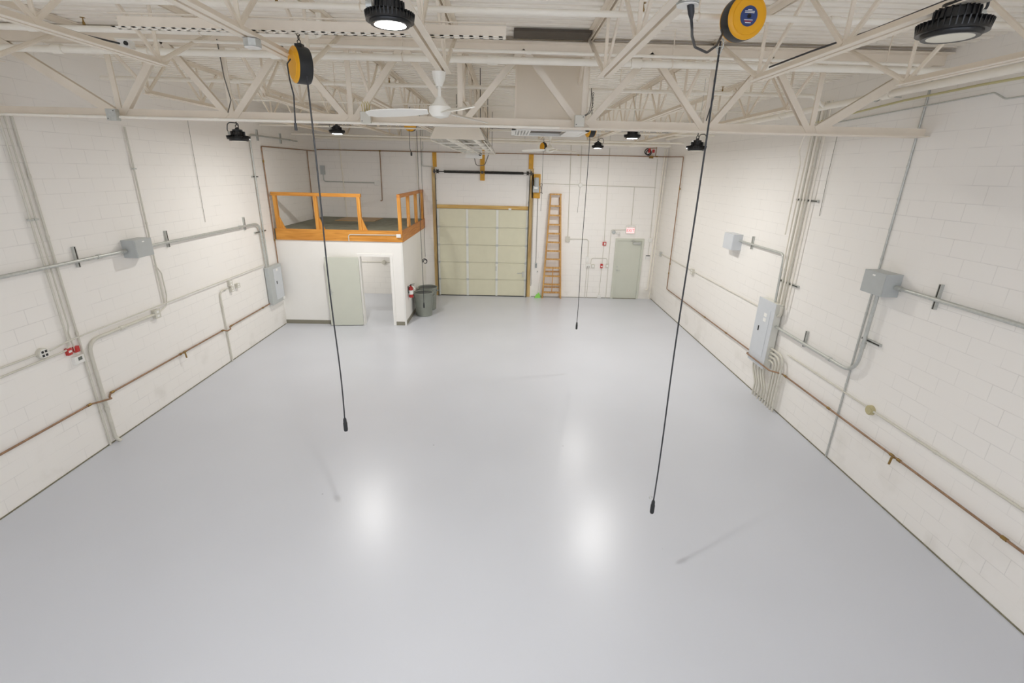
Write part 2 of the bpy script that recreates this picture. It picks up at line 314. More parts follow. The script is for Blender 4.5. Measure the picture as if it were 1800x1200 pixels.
for i, y in enumerate((13.27, 14.45, 15.65, 16.85)):
    MB().box(OX-.07, OX+.02, y-.045, y+.045, 2.70, 3.56).build('post', M['wood_z'], g, bevel=.004)
    if i: gusset(MB(), (OX-.02, y-.045, 2.70), (0, -1, 0), 1).build('gusset', M['wood_z'], g)
tag(MB().box(-5.5, -4.25, 15.6, 16.75, 2.69, 2.708).build('plywood_sheet', M['ply']), 'loose brown plywood sheet lying on the mezzanine platform', 'board')

# ------------------------------------------------------------------ roof steel
def angle_pair(b, p0, p1, leg, t, gap, side, up):
    """two back-to-back angles; side = horizontal unit vector, up = +1 vertical legs rise from the bottom flange, -1 hang from the top flange"""
    side = Vector(side); z = Vector((0, 0, up))
    for s in (1, -1):
        o = side*s*gap/2
        def P(a, c, base): return base + o + side*s*a + z*c
        prof = [(0, 0), (leg, 0), (leg, t), (t, t), (t, leg), (0, leg)]
        vs = [P(a, c, Vector(p0)) for a, c in prof]+[P(a, c, Vector(p1)) for a, c in prof]
        b.add(vs, [tuple(range(6)), tuple(range(6, 12))[::-1]]+[(i, (i+1) % 6, 6+(i+1) % 6, 6+i) for i in range(6)])
    return b
ZB = 5.20
def make_joist(x, y0, y1, e0, e1, panels, label, group):
    j = thing('roof_joist', label, 'joist', (x, (y0+y1)/2, ZB), group)
    angle_pair(MB(), (x, y0, ZC-.002), (x, y1, ZC-.002), .055, .007, .024, (1, 0, 0), -1).build('top_chord', M['steel'], j, smooth=False)
    angle_pair(MB(), (x, y0+e0-.06, ZB), (x, y1-e1+.06, ZB), .055, .007, .024, (1, 0, 0), 1).build('bottom_chord', M['steel'], j, smooth=False)
    zt, zb = ZC-.035, ZB+.03
    MB().tube([(x, y0+.12, zt), (x, y0+e0, zb)], .024, 8).build('end_strut', M['steel'], j)
    MB().tube([(x, y1-.12, zt), (x, y1-e1, zb)], .024, 8).build('end_strut', M['steel'], j)
    a, c = y0+e0, y1-e1; s = (c-a)/panels
    for k in range(panels+1):
        yb = a+s*k
        MB().bar((x, yb, zb), (x, yb, zt), .03, .014, (0, 1, 0)).build('web_strut', M['steel'], j, smooth=False)
        if k < panels:
            MB().bar((x-.013, yb, zb), (x-.013, yb+s/2, zt), .022, .034, (0, 1, 0)).build('web_strut', M['steel'], j, smooth=False)
            MB().bar((x+.013, yb+s/2, zt), (x+.013, yb+s, zb), .022, .034, (0, 1, 0)).build('web_strut', M['steel'], j, smooth=False)
    return j
NX = (-5.05, -3.43, -1.97, -.65, .93, 2.46, 3.95)
ORD = ('first', 'second', 'third', 'fourth', 'fifth', 'sixth', 'seventh')
GY = 6.60
jn = make_joist(NX[0], YF+.05, GY-.03, 1.25, 1.25, 6, 'cream open-web joist in front of the big cross truss, first from the left wall', 'roof joists in front of the big truss')
jf = make_joist(NX[0], GY+.03, YB+.1, .85, .95, 7, 'cream open-web joist beyond the big cross truss, first from the left wall', 'roof joists beyond the big truss')
for proto, place in ((jn, 'in front of'), (jf, 'beyond')):
    for k in range(1, 7):
        c = copy_tree(proto); c.location.x = NX[k]
        c['label'] = 'cream open-web joist %s the big cross truss, %s from the left wall' % (place, ORD[k])

# the deep cross truss
GB, GT = 4.82, 5.75
t = thing('roof_truss', 'deep cream steel cross truss spanning the room, carrying all the joists', 'truss', ((XL+XR)/2, GY, GB))
angle_pair(MB(), (XL, GY, GB), (XR, GY, GB), .105, .011, .03, (0, 1, 0), 1).build('bottom_chord', M['steel'], t, smooth=False)
angle_pair(MB(), (XL, GY, GT), (XR, GY, GT), .12, .011, .03, (0, 1, 0), -1).build('top_chord', M['steel'], t, smooth=False)
bn = (-4.87, -3.48, -1.99, -.62, .93, 2.49, 3.85); tn = [XL+.15]+[(a+c)/2 for a, c in zip(bn, bn[1:])]+[XR-.15]
def strut(p0, p1, wd, n=2):
    b = MB()
    for s in (-1, 1):
        p = [Vector(q)+Vector((0, s*.028, 0)) for q in (p0, p1)]
        b.ext([(-wd/2, -.004), (wd/2, -.004), (wd/2, .004), (-wd/2+.008, .004), (-wd/2+.008, .034), (-wd/2, .034)] if s > 0 else
              [(-wd/2, -.034), (-wd/2+.008, -.034), (-wd/2+.008, -.004), (wd/2, -.004), (wd/2, .004), (-wd/2, .004)], p[0], p[1], Vector((p[1]-p[0]).cross(Vector((0, 1, 0)))))
    return b
for k, x in enumerate(bn):
    wd = .075
    strut((x-.05, GY, GB+.05), (tn[k], GY, GT-.06), .11 if k == 0 else wd).build('diagonal', M['steel'], t, smooth=False)
    strut((x+.05, GY, GB+.05), (tn[k+1], GY, GT-.06), .11 if k == 6 else wd).build('diagonal', M['steel'], t, smooth=False)
    MB().bar((x, GY, GB+.06), (x, GY, GT-.03), .02, .06, (1, 0, 0)).build('vertical_strut', M['steel'], t, smooth=False)
for x in tn[1:-1]:   # gusset angles at the top panel points
    b = MB(); b.add([(x-.17, GY-.017, GT-.115), (x+.17, GY-.017, GT-.115), (x+.03, GY-.017, GT-.015), (x-.03, GY-.017, GT-.015), (x-.17, GY-.03, GT-.115), (x+.17, GY-.03, GT-.115), (x+.03, GY-.03, GT-.015), (x-.03, GY-.03, GT-.015)],
        [(0, 1, 2, 3), (7, 6, 5, 4), (0, 4, 5, 1), (1, 5, 6, 2), (2, 6, 7, 3), (3, 7, 4, 0)]); b.build('gusset_plate', M['steel'], t, smooth=False)

# ------------------------------------------------------------------ pipes under the roof
def pipe(name, label, cat, pts, r, m, rad=.0, fit=(), group=None, n=10, fitname='coupling', fm=None):
    o = MB().tube(fillet(pts, rad) if rad else pts, r, n).build(name, m); tag(o, label, cat, group)
    for p, ax in fit:
        p = Vector(p); a = Vector(ax)
        MB().tube([p-a*r*1.5, p+a*r*1.5], r*1.32, n).build(fitname, fm or m, o)
    return o
X_ = (1, 0, 0); Y_ = (0, 1, 0); Z_ = (0, 0, 1)
def rodded(o, pts, r, z1=ZC):
    for p in pts: MB().tube([(p[0], p[1], p[2]+r*.5), (p[0], p[1], z1)], .006, 6).ring(p, r+.006, .005, X_ if abs(r) else X_, 12, 4).build('hanger', M['steel'], o)
o = pipe('sprinkler_pipe', 'cream sprinkler pipe nearest the camera, crossing under the deck', 'pipe', [(XL+.2, 4.46, 5.5), (XR-.1, 4.46, 5.5)], .024, M['steel_w'], fit=[((-2.25, 4.46, 5.5), X_), ((2.6, 4.46, 5.5), X_)], group='sprinkler pipes'); rodded(o, [(-1.2, 4.46, 5.5), (1.5, 4.46, 5.5)], .024)
def head(parent, x, y, z):
    MB().lathe([(.012, 0), (.012, .02), (.008, .03), (.004, .055), (.022, .06), (.022, .063)], (x, y, z), 10).build('sprinkler_head', M['brass'], parent)
head(o, -1.98+.12, 4.46, 5.52); head(o, 1.05, 4.46, 5.52)
o = pipe('sprinkler_pipe', 'short cream sprinkler pipe behind the slotted channel, ending at an elbow', 'pipe', [(XL+.1, 5.35, 5.5), (-1.85, 5.35, 5.5), (-1.85, 5.35, 5.68)], .028, M['steel_w'], .05, fit=[((-4.6, 5.35, 5.5), X_), ((-1.93, 5.35, 5.5), X_)], group='sprinkler pipes'); head(o, -4.1, 5.35, 5.53); rodded(o, [(-3.0, 5.35, 5.5)], .028)
o = pipe('sprinkler_pipe', 'thick cream sprinkler main running just in front of the cross truss', 'pipe', [(XL+.05, 6.08, 5.46), (XR-.3, 6.02, 5.46)], .037, M['steel_w'], fit=[((-5.0, 6.066, 5.46), X_), ((-2.6, 6.05, 5.46), X_), ((-.2, 6.04, 5.46), X_), ((1.4, 6.03, 5.46), X_)], group='sprinkler pipes', n=14); rodded(o, [(-4.0, 6.06, 5.46), (-1.2, 6.05, 5.46), (1.8, 6.03, 5.46), (4.2, 6.03, 5.46)], .037)
o = pipe('conduit', 'slim cream conduit running above the thick sprinkler main', 'conduit', [(-4.25, 5.93, 5.545), (XR-.8, 5.93, 5.50)], .016, M['steel_w'], fit=[((-2.0, 5.93, 5.53), X_), ((.2, 5.93, 5.52), X_), ((2.2, 5.93, 5.51), X_)])
o = pipe('sprinkler_pipe', 'cream sprinkler pipe just beyond the cross truss', 'pipe', [(XL+.1, 8.25, 5.51), (4.72, 8.25, 5.51), (4.95, 8.25, 5.36)], .028, M['steel_w'], .06, fit=[((-4.2, 8.25, 5.51), X_), ((-1.8, 8.25, 5.51), X_), ((2.9, 8.25, 5.51), X_)], group='sprinkler pipes'); rodded(o, [(-2.7, 8.25, 5.51), (1.7, 8.25, 5.51)], .028); head(o, -1.86, 8.25, 5.54); head(o, 3.3, 8.25, 5.54)
o = pipe('bridging_bar', 'thin cream bridging rod crossing the far joists in the middle of the span', 'rod', [(XL+.05, 9.35, 5.38), (XR-.05, 9.35, 5.38)], .011, M['steel_w'], group='joist bridging rods')
o = pipe('bridging_bar', 'thin cream bridging rod crossing the far joists above the bins', 'rod', [(XL+.05, 13.2, 5.265), (XR-.05, 13.2, 5.265)], .02, M['steel_w'], group='joist bridging rods')
o = pipe('sprinkler_pipe', 'cream sprinkler pipe two joist panels before the end wall', 'pipe', [(XL+.1, 14.95, 5.17), (XR-.2, 14.95, 5.17)], .026, M['steel_w'], fit=[((-1.0, 14.95, 5.17), X_), ((2.6, 14.95, 5.17), X_)], group='sprinkler pipes')
o = pipe('sprinkler_pipe', 'thick cream sprinkler pipe closest to the end wall', 'pipe', [(XL+.15, 16.35, 5.17), (XR-.15, 16.35, 5.17)], .045, M['steel_w'], fit=[((-2.4, 16.35, 5.17), X_), ((.9, 16.35, 5.17), X_), ((3.9, 16.35, 5.17), X_)], group='sprinkler pipes', n=14)
for x in (-3.4, .5, 3.2): MB().tube([(x, 16.35, 5.2), (x, 16.35, ZC)], .006, 6).build('hanger', M['galv'], o)
o = pipe('sprinkler_pipe', 'thick cream sprinkler pipe running lengthways beside the breaker panel wall', 'pipe', [(4.97, 2.4, 5.36), (4.97, 16.25, 5.36)], .046, M['steel_w'], fit=[((4.97, 6.95, 5.36), Y_), ((4.97, 9.6, 5.36), Y_)], group='sprinkler pipes', n=14)
MB().ring((4.97, 7.15, 5.36), .06, .008, Y_).tube([(5.03, 7.15, 5.36), (XR, 7.15, 5.36)], .008).build('hanger', M['galv'], o)
MB().tube([(4.97, 4.6, 5.40), (4.97, 4.6, ZC)], .006, 6).tube([(4.97, 12.0, 5.40), (4.97, 12.0, ZC)], .006, 6).build('hanger', M['galv'], o)
# slotted channel
b = MB(); y0, y1, zz, x0, x1 = 4.2, 4.28, 5.262, -3.02, -.04
b.bar((x0, y1, zz+.045), (x1, y1, zz+.045), .004, .09).bar((x0, y0, zz+.086), (x1, y0, zz+.086), .03, .004)
o = b.build('slotted_channel', M['steel'])
tag(o, 'pale slotted steel channel resting on the joists under the deck', 'channel')
b = MB(); x = x0
while x < x1-.02:      # bottom flange with slots: bridges between two rails
    b.box(x, min(x+.03, x1), y0, y1, zz, zz+.004); x += .075
b.box(x0, x1, y0, y0+.022, zz, zz+.004).box(x0, x1, y1-.022, y1, zz, zz+.004); b.build('slotted_flange', M['steel_w'], o, smooth=False)

# conduit and boxes on the truss chord
o = pipe('conduit', 'long white conduit clamped under the cross truss bottom chord', 'conduit', [(XL+.03, GY-.15, GB-.0), (.62, GY-.15, GB+.0)], .016, M['steel_w'], fit=[((-5.4, GY-.15, GB), X_), ((-3.6, GY-.15, GB), X_), ((-.1, GY-.15, GB), X_)])
def jbox(x, y, z, w, h, d, label, m='galv'):
    o = MB().box(x-w/2, x+w/2, y-d/2, y+d/2, z-h/2, z+h/2).build('junction_box', M[m], bevel=.004); tag(o, label, 'electrical box', 'small roof junction boxes')
    MB().box(x-w*.46, x+w*.46, y-d/2-.004, y-d/2, z-h*.46, z+h*.46).build('cover_plate', M[m], o)
    for s in (-1, 1): MB().lathe([(.006, 0), (.006, .003)], (x+s*w*.33, y-d/2-.004, z+h*.33*s), 8, (0, -1, 0)).build('cover_screw', M['chain'], o)
    return o
jbox(-4.84, GY-.17, 4.84, .12, .13, .07, 'grey square junction box on the cross truss chord near the left wall')
o = jbox(-1.76, GY-.17, 4.88, .125, .13, .07, 'grey square junction box on the truss chord with looped wires above', 'conduit')
b = MB()
for k in range(3): b.tube([(-1.80+.03*k, GY-.15, 4.94), (-1.81+.03*k, GY-.15, 5.02), (-1.795+.03*k, GY-.15, 5.06), (-1.775+.03*k, GY-.15, 5.02), (-1.78+.03*k, GY-.15, 4.94)], .004, 6)
b.build('wire_loop', M['ywire'], o)
o = jbox(.86, GY-.17, 4.90, .12, .13, .07, 'grey square junction box on the truss chord beside the beige duct', 'conduit')
b = MB()
for k in range(2): b.tube(fillet([(.91+.02*k, GY-.15, 4.96), (.98+.02*k, GY-.14, 5.0), (1.0+.02*k, GY-.1, 5.12), (1.0, GY-.05, 5.28)], .1), .005, 6)
b.build('cable', M['cable'], o)
def octbox(x, y, z, label, m='galv'):
    o = MB().lathe([(.065, 0), (.065, .05)], (x, y, z-.05), 8).build('junction_box', M[m]); tag(o, label, 'electrical box', 'small roof junction boxes')
    MB().lathe([(.06, 0), (.06, .006), (.026, .008), (.026, .004)], (x, y, z-.058), 12).build('socket_face', M['white'], o); return o
octbox(-1.96, 4.17, 5.195, 'grey octagonal box with socket under the joist left of the lit lamp')
octbox(.98, 3.12, 5.245, 'grey octagonal box feeding the black reel cord by the joist')
for (x, y, z, lb) in ((-1.98, 10.4, 5.195, 'small octagonal box under the far joist, seen through the truss'), (-2.02, 13.55, 5.195, 'small white box feeding the far reel cord')):
    octbox(x, y, z, lb, 'conduit')
# camera-like conduit body with black cable, left
o = MB().box(-3.57, -3.47, 5.0, 5.08, 5.285, 5.345).build('cable_fitting', M['white']); tag(o, 'small white conduit fitting with black cable near the left joists', 'electrical fitting')
MB().lathe([(.018, 0), (.018, .012)], (-3.49, 4.998, 5.315), 12, (0, -1, 0)).build('cable_port', M['blackm'], o)
tag(MB().tube(fillet([(-3.50, 3.0, 5.275), (-3.5, 3.9, 5.27), (-3.52, 4.6, 5.28), (-3.54, 4.98, 5.31)], .2), .008, 6).build('cable', M['cord']), 'black cable draped along the second joist to a white fitting', 'cable')
tag(MB().tube(fillet([(2.55, 3.0, 5.30), (2.54, 3.9, 5.29), (2.54, 4.6, 5.31), (2.50, 5.2, 5.30)], .2), .008, 6).build('cable', M['cord']), 'black cable draped along the joist left of the dark lamp', 'cable')
tag(MB().tube([(-3.50, GY-.04, 5.70), (-3.48, GY-.05, 5.3), (-3.44, GY-.05, 5.05), (-3.46, GY-.13, 4.9)], .007, 6).build('cable', M['cable']), 'grey cable hanging down a vertical of the cross truss', 'cable')
tag(MB().tube([(2.52, GY-.05, 5.65), (2.50, GY-.05, 5.4), (2.52, GY-.05, 5.2), (2.47, GY-.06, 4.95)], .007, 6).build('cable', M['cord']), 'dark cable hanging down a truss vertical behind the long reel cord', 'cable')

# ------------------------------------------------------------------ rooftop duct drop and diffuser
o = thing('air_duct', 'big beige square duct dropping from the roof behind the cross truss', 'duct', (.56, 7.7, 4.90))
MB().box(.08, 1.05, 7.2, 8.05, 4.90, 5.776).build('duct_box', M['duct'], o, bevel=.006)
MB().box(.04, 1.09, 7.16, 8.09, 5.735, 5.776).build('flange', M['duct'], o)
b = MB()
for x in (.08, 1.05): b.box(x-.012, x+.012, 7.188, 7.212, 4.90, 5.74)
b.build('corner_seam', M['steel'], o)
o = thing('air_diffuser', 'white ceiling air diffuser with slots at the bottom of the beige duct', 'vent', (.56, 7.65, 4.83))
b = MB(); x0, x1, y0, y1 = .03, 1.10, 7.1, 8.2
b.box(x0, x1, y0, y0+.06, 4.83, 4.90).box(x0, x1, y1-.06, y1, 4.83, 4.90).box(x0, x0+.06, y0, y1, 4.83, 4.90).box(x1-.06, x1, y0, y1, 4.83, 4.90)
b.box(x0+.06, .09+.22, y0+.06, y1-.06, 4.88, 4.90).box(.80, x1-.06, y0+.06, y1-.06, 4.835, 4.85)
b.build('frame', M['white'], o, bevel=.003)
MB().box(.32, .79, y0+.06, y1-.06, 4.875, 4.895).build('return_opening', M['gap_shade'], o)  # return opening drawn as a plate, its shade painted dark
b = MB()
for k in range(5): b.bar((.11+.045*k, y0+.07, 4.845), (.11+.045*k, y1-.07, 4.845), .022, .02)
b.build('louvre', M['white'], o)
tag(MB().box(.03, .90, 6.12, 6.45, 5.765, 5.795).build('shade_panel', M['gap_shade']), 'flat panel under the deck above the cross truss, coloured dark for shade', 'cover')  # shaded underside by the duct, painted as a dark panel

# ------------------------------------------------------------------ radiant heater
o = thing('radiant_heater', 'long beige gas heater hood with wire guard, hung before the garage door', 'heater', (-.79, 11.3, 4.745))
y0, y1, xa, xb, zb, zt = 8.0, 14.5, -1.23, -.37, 4.745, 4.915
def trap(ya, yb, dz=0): return [(xa, ya, zb), (xb, ya, zb), (xb-.09, ya, zt), (xa+.09, ya, zt), (xa, yb, zb), (xb, yb, zb), (xb-.09, yb, zt), (xa+.09, yb, zt)]
b = MB()
for p, q in (((xa, zb), (xa+.09, zt)), ((xa+.09, zt), (xb-.09, zt)), ((xb-.09, zt), (xb, zb))):
    b.add([(p[0], y0, p[1]), (q[0], y0, q[1]), (q[0], y1, q[1]), (p[0], y1, p[1]), (p[0], y0, p[1]+.006), (q[0], y0, q[1]+.006), (q[0], y1, q[1]+.006), (p[0], y1, p[1]+.006)],
          [(0, 1, 2, 3), (7, 6, 5, 4), (0, 4, 5, 1), (2, 6, 7, 3), (1, 5, 6, 2), (0, 3, 7, 4)])
b.build('hood', M['silver'], o, smooth=False)
b = MB(); b.add(trap(y0-.012, y0), [(0, 1, 2, 3), (7, 6, 5, 4), (0, 4, 5, 1), (1, 5, 6, 2), (2, 6, 7, 3), (3, 7, 4, 0)]).build('end_cap', M['hood'], o, smooth=False)
for x in (-1.02, -.58): MB().tube([(x, y0+.1, zb+.07), (x, y1+.1, zb+.07)], .05, 14).build('radiant_tube', M['steel_w'], o)
MB().tube(fillet([(-1.02, y0+.12, zb+.07), (-1.02, y0+.04, zb+.07), (-.58, y0+.04, zb+.07), (-.58, y0+.12, zb+.07)], .06), .045, 12).build('return_bend', M['steel_w'], o)
b = MB(); y = y0+.9
while y < y1+.1: b.tube([(xa-.02, y, zb-.01), (xb+.02, y, zb-.01)], .009, 6); y += 1.12
for x in (xa+.02, -.8, xb-.02): b.tube([(x, y0, zb-.02), (x, y1, zb-.02)], .008, 6)
b.build('wire_guard', M['steel_w'], o)
b = MB()
for yy in (8.4, 11.2, 14.2):
    for x in (xa+.1, xb-.1): b.tube([(x, yy, zt), (x, yy, ZC)], .006, 6)
b.build('hanger', M['chain'], o)
MB().box(-1.25, -.78, y1+.12, y1+.45, zb-.12, zb+.12).build('burner_box', M['white'], o, bevel=.01)
MB().lathe([(.05, 0), (.05, .02)], (-.82, y1+.12, zb-.0), 14, (0, -1, 0)).build('burner_port', M['blackm'], o)
MB().tube(fillet([(-1.0, y1+.3, zb-.1), (-.95, y1+.3, zb-.32), (-.7, y1+.3, zb-.30), (-.55, y1+.35, zb+.1)], .1), .012, 8).build('gas_hose', M['cable'], o)

# ------------------------------------------------------------------ ceiling fans
def fan(label, x, y, ztop, zm, angs, rad):
    o = thing('ceiling_fan', label, 'fan', (x, y, zm-.1), 'white ceiling fans')
    MB().lathe([(.03, -.13), (.06, -.06), (.07, -.005), (.07, 0)], (x, y, ztop), 20).build('canopy', M['fan'], o)
    MB().tube([(x, y, ztop-.1), (x, y, zm+.06)], .018, 12).build('downrod', M['fan'], o)
    MB().lathe([(.02, -.075), (.08, -.06), (.11, -.02), (.11, .03), (.06, .065), (.03, .12)], (x, y, zm), 24).build('motor', M['fan'], o)
    for a in angs:
        a = math.radians(a); e = Vector((math.cos(a), math.sin(a), 0)); n = Vector((-e.y, e.x, 0)); c = Vector((x, y, zm)); vs = []; fs = []
        K = 9
        for i in range(K+1):
            r = .12+(rad-.12)*i/K; s = i/K; wd = .042+.045*math.sin(min(1, s*1.6)*math.pi/2)-.04*max(0, s-.88)/.12; tw = math.radians(20*(1-s*.3))
            for q in (-1, 1):
                p = c+e*r+n*(q*wd*math.cos(tw))+Vector((0, 0, q*wd*math.sin(tw)-.02-.03*s)); vs += [p, p+Vector((0, 0, .008))]
        for i in range(K):
            k = i*4; fs += [(k, k+2, k+6, k+4), (k+1, k+5, k+7, k+3), (k, k+4, k+5, k+1), (k+2, k+3, k+7, k+6)]
        fs += [(0, 1, 3, 2), (4*K, 4*K+2, 4*K+3, 4*K+1)]
        MB().add(vs, fs).build('blade', M['fan'], o)
fan('near white ceiling fan on a rod, in front of the cross truss', -.70, 5.28, 5.20, 4.86, (178, 55, -62), .74)
fan('far white ceiling fan above the stepladder', 1.03, 13.0, 5.20, 4.84, (182, 5, -85), .70)

# ------------------------------------------------------------------ high bay lamps
def high_bay(x, y, z, label, on=None, s=1.0):
    o = thing('high_bay_lamp', label, 'lamp', (x, y, z), 'round black high bay lamps')
    b = MB(); b.lathe([(.105*s, .02*s), (.165*s, .02*s), (.165*s, .05*s), (.155*s, .065*s), (.10*s, .085*s), (.095*s, .13*s), (.088*s, .135*s)], (x, y, z), 40)
    for k in range(40):
        a = 2*math.pi*k/40; e = Vector((math.cos(a), math.sin(a), 0)); c = Vector((x, y, z))
        b.bar(c+e*.10*s+Vector((0, 0, .06*s)), c+e*.168*s+Vector((0, 0, .048*s)), .006*s, .05*s)
        if k % 2 == 0: b.bar(c+e*.07*s+Vector((0, 0, .105*s)), c+e*.105*s+Vector((0, 0, .105*s)), .006*s, .07*s)
    b.build('heat_sink', M['blackm'], o)
    MB().lathe([(.10*s, 0*s), (.132*s, -.002*s), (.140*s, .01*s), (.140*s, .022*s), (.10*s, .022*s)], (x, y, z), 40).build('bezel', M['blackm'], o)
    MB().lathe([(.0, -.006*s), (.09*s, -.004*s), (.122*s, .002*s), (.122*s, .012*s)], (x, y, z), 40).build('lens', M['lens_on' if on else 'lens_off'], o)
    MB().lathe([(.075*s, .13*s), (.075*s, .165*s), (.03*s, .175*s), (.03*s, .19*s)], (x, y, z), 24).build('driver', M['blackm'], o)
    MB().ring((x, y, z+.215*s), .022, .006, (0, 1, 0), 14).tube([(x, y, z+.235*s), (x, y, z+.30*s)], .008, 6).build('hook', M['blackm'], o)
    MB().tube([(x, y, z+.29*s), (x, y, ZC)], .004, 6).build('hanger', M['galv'], o)
    sd = -1 if x < 0 else 1
    MB().tube(fillet([(x+.02, y, z+.18*s), (x+.03, y, z+.26*s), (x+sd*.14*s, y, z+.27*s), (x+sd*.16*s, y, z+.15*s), (x+sd*.13*s, y, z+.12*s)], .07), .007, 8).build('power_cable', M['cord'], o)
    MB().lathe([(.025, 0), (.025, .03)], (x+sd*.115*s, y, z+.115*s), 12, (sd, 0, 0)).build('cable_gland', M['galv'], o)
    if on:
        l = bpy.data.lights.new('lamp_light', 'AREA'); l.shape = 'DISK'; l.size = .2*s; l.energy = on; l.color = (1.0, .985, .955)
        lo = bpy.data.objects.new('lamp_light', l); COL.objects.link(lo); lo.parent = o; lo.location = (0, 0, -.012)
    return o
high_bay(-.625, 2.87, 4.995, 'brightly lit high bay lamp nearest the camera, hung under a joist', LAMP_W, .74)
high_bay(2.47, 3.08, 5.06, 'large unlit black high bay lamp with cream lens beside the breaker panel wall')
high_bay(-4.22, 8.08, 4.65, 'unlit black high bay lamp hanging low by the wall beside the office', None, .98)
high_bay(3.2, 8.75, 4.70, 'unlit black high bay lamp seen edge on behind the long reel cord', None, .98)
high_bay(-3.63, 10.95, 4.96, 'lit high bay lamp above the mezzanine front rail', LAMP_W, .95)
high_bay(2.43, 10.2, 4.96, 'lit high bay lamp with dark finned body, just left of the edge on lamp', LAMP_W, .95)
high_bay(2.42, 14.0, 4.94, 'lit high bay lamp nearest the end wall, above the exit door side', LAMP_W*.62, .95)

# ------------------------------------------------------------------ cord reels
def reel(x, y, z, nrm, r, label, face=True, ztop=ZB):
    n = Vector(nrm).normalized(); c = Vector((x, y, z)); o = thing('cord_reel', label, 'cord reel', (x, y, z-r), 'yellow cord reels')
    w = .065*r/.17
    MB().lathe([(r*.2, -w), (r*.97, -w), (r, -w*.8), (r, w*.8), (r*.97, w), (r*.2, w)], c, 40, n).build('drum', M['black'], o)
    for s in ((1, -1) if face is not None else (1,)):
        MB().lathe([(r*.985, w), (r*.985, w+.006), (r*.9, w+.016), (r*.80, w+.018), (r*.78, w+.024), (r*.4, w+.026), (r*.05, w+.026)], c, 40, n*s).build('side_plate', M['yellow'], o)
    if face:
        lab = MB().lathe([(r*.44, w+.025), (r*.44, w+.0285), (r*.1, w+.0285)], c, 32, n).build('label', M['blue'], o)
        u = Vector((-n.y, n.x, 0)).normalized(); v = n.cross(u); v = v if v.z > 0 else -v
        u = v.cross(n)
        for hh, ww, mm in ((.26, .22, 'paper'), (.2, .5, 'paper'), (.14, .5, 'paper'), (-.16, .45, 'paper'), (-.22, .4, 'red'), (-.28, .3, 'paper')):
            p = c+n*(w+.0295)+v*r*hh
            MB().bar(p-u*r*ww*.5, p+u*r*ww*.5, .001, r*.028, v).build('label_line', M[mm], lab)
        MB().lathe([(r*.1, w+.028), (r*.1, w+.034), (r*.06, w+.034), (r*.06, w+.03)], c, 20, n).build('hub', M['blackm'], o)
    MB().box(x-.03, x+.03, y-.03, y+.03, z+r*.93, z+r*1.12).build('mounting_bracket', M['black'], o)
    b = MB()
    zz = z+r*1.12; k = 0
    while zz < ztop-.01:
        b.ring((x, y, zz+.018), .014, .004, (1, 0, 0) if k % 2 else (0, 1, 0), 10, 5); zz += .028; k += 1
    if k: b.build('chain', M['chain'], o)
    return o
def drop_cord(par, x, y, z0, z1, r=.0075, wav=.01, hook=False):
    pts = []; n = 26
    for i in range(n+1):
        t = i/n; pts.append((x+wav*math.sin(t*9)*(t), y+wav*.7*math.cos(t*7+1)*t, z0+(z1-z0)*t))
    o = MB().tube(pts, r, 8).build('cord', M['cord'], par)
    e = Vector(pts[-1])
    MB().lathe([(.008, .0), (.017, -.02), (.019, -.06), (.022, -.065), (.022, -.15), (.018, -.165), (.004, -.167)], e, 14).build('connector', M['black'], o)
    if hook: MB().ring(e+Vector((-.035, 0, .03)), .016, .0035, (0, 1, 0), 14, 5).build('hook', M['galv'], o)
    return o
r1 = reel(1.75, 4.2, 5.425, (.10, -1, -.06), .15, 'large yellow cord reel with round blue label under the roof', ztop=ZC+.02)
r2 = reel(-1.82, 4.72, 5.125, (-.78, -.62, 0), .145, 'yellow and black cord reel seen nearly edge on, chained up near the left joists', None, ztop=5.40)
r3 = reel(-2.58, 13.6, 5.38, (0, -1, 0), .165, 'half hidden yellow cord reel under the truss, above the trash cans', False, ztop=ZC+.02)
r4 = reel(1.57, 10.0, 5.09, (1, .25, 0), .14, 'small yellow and black cord reel behind the truss chord, right of the duct', False, ztop=ZC+.02)
r5 = reel(.98, 14.6, 4.97, (.9, .5, 0), .115, 'small yellow cord reel hanging beside the far ceiling fan', False)
drop_cord(r1, 1.57, 4.1, 5.25, 1.11, hook=True)
MB_c = None
c1 = MB(); 
for a in range(4):
    e = Vector((math.cos(a*math.pi/2+.4), math.sin(a*math.pi/2+.4), 0))*.03
    p = Vector((1.57, 4.1, 5.21)); c1.tube([p+Vector((0, 0, .06)), p+e+Vector((0, 0, .04)), p+e, p+e*.3-Vector((0, 0, .05))], .003, 5)
c1.ring((1.57, 4.1, 5.21), .03, .003); c1.build('cord_stop', M['galv'], r1)
MB().tube(fillet([(1.0, 3.1, 5.14), (1.02, 3.12, 5.09), (1.08, 3.28, 5.085), (1.18, 3.5, 5.075), (1.32, 3.66, 5.08), (1.44, 3.82, 5.16), (1.56, 4.06, 5.29), (1.60, 4.2, 5.35)], .12), .008, 8).tube([(.99, 3.1, 5.19), (1.0, 3.1, 5.15), (1.005, 3.1, 5.12)], [.02, .018, .009], 10).build('power_cord', M['cord'], r1)
drop_cord(r2, -1.745, 4.62, 5.03, 1.73, wav=.012)
MB().tube([(-1.875, 4.64, 5.16), (-1.905, 4.63, 5.12), (-1.90, 4.63, 5.0), (-1.885, 4.64, 4.88), (-1.905, 4.65, 4.66)], .006, 8).tube([(-1.905, 4.65, 4.66), (-1.905, 4.65, 4.60)], .013, 8).build('power_cord', M['cord'], r2)
drop_cord(r3, -2.42, 13.55, 5.24, .62, r=.007, wav=.008)
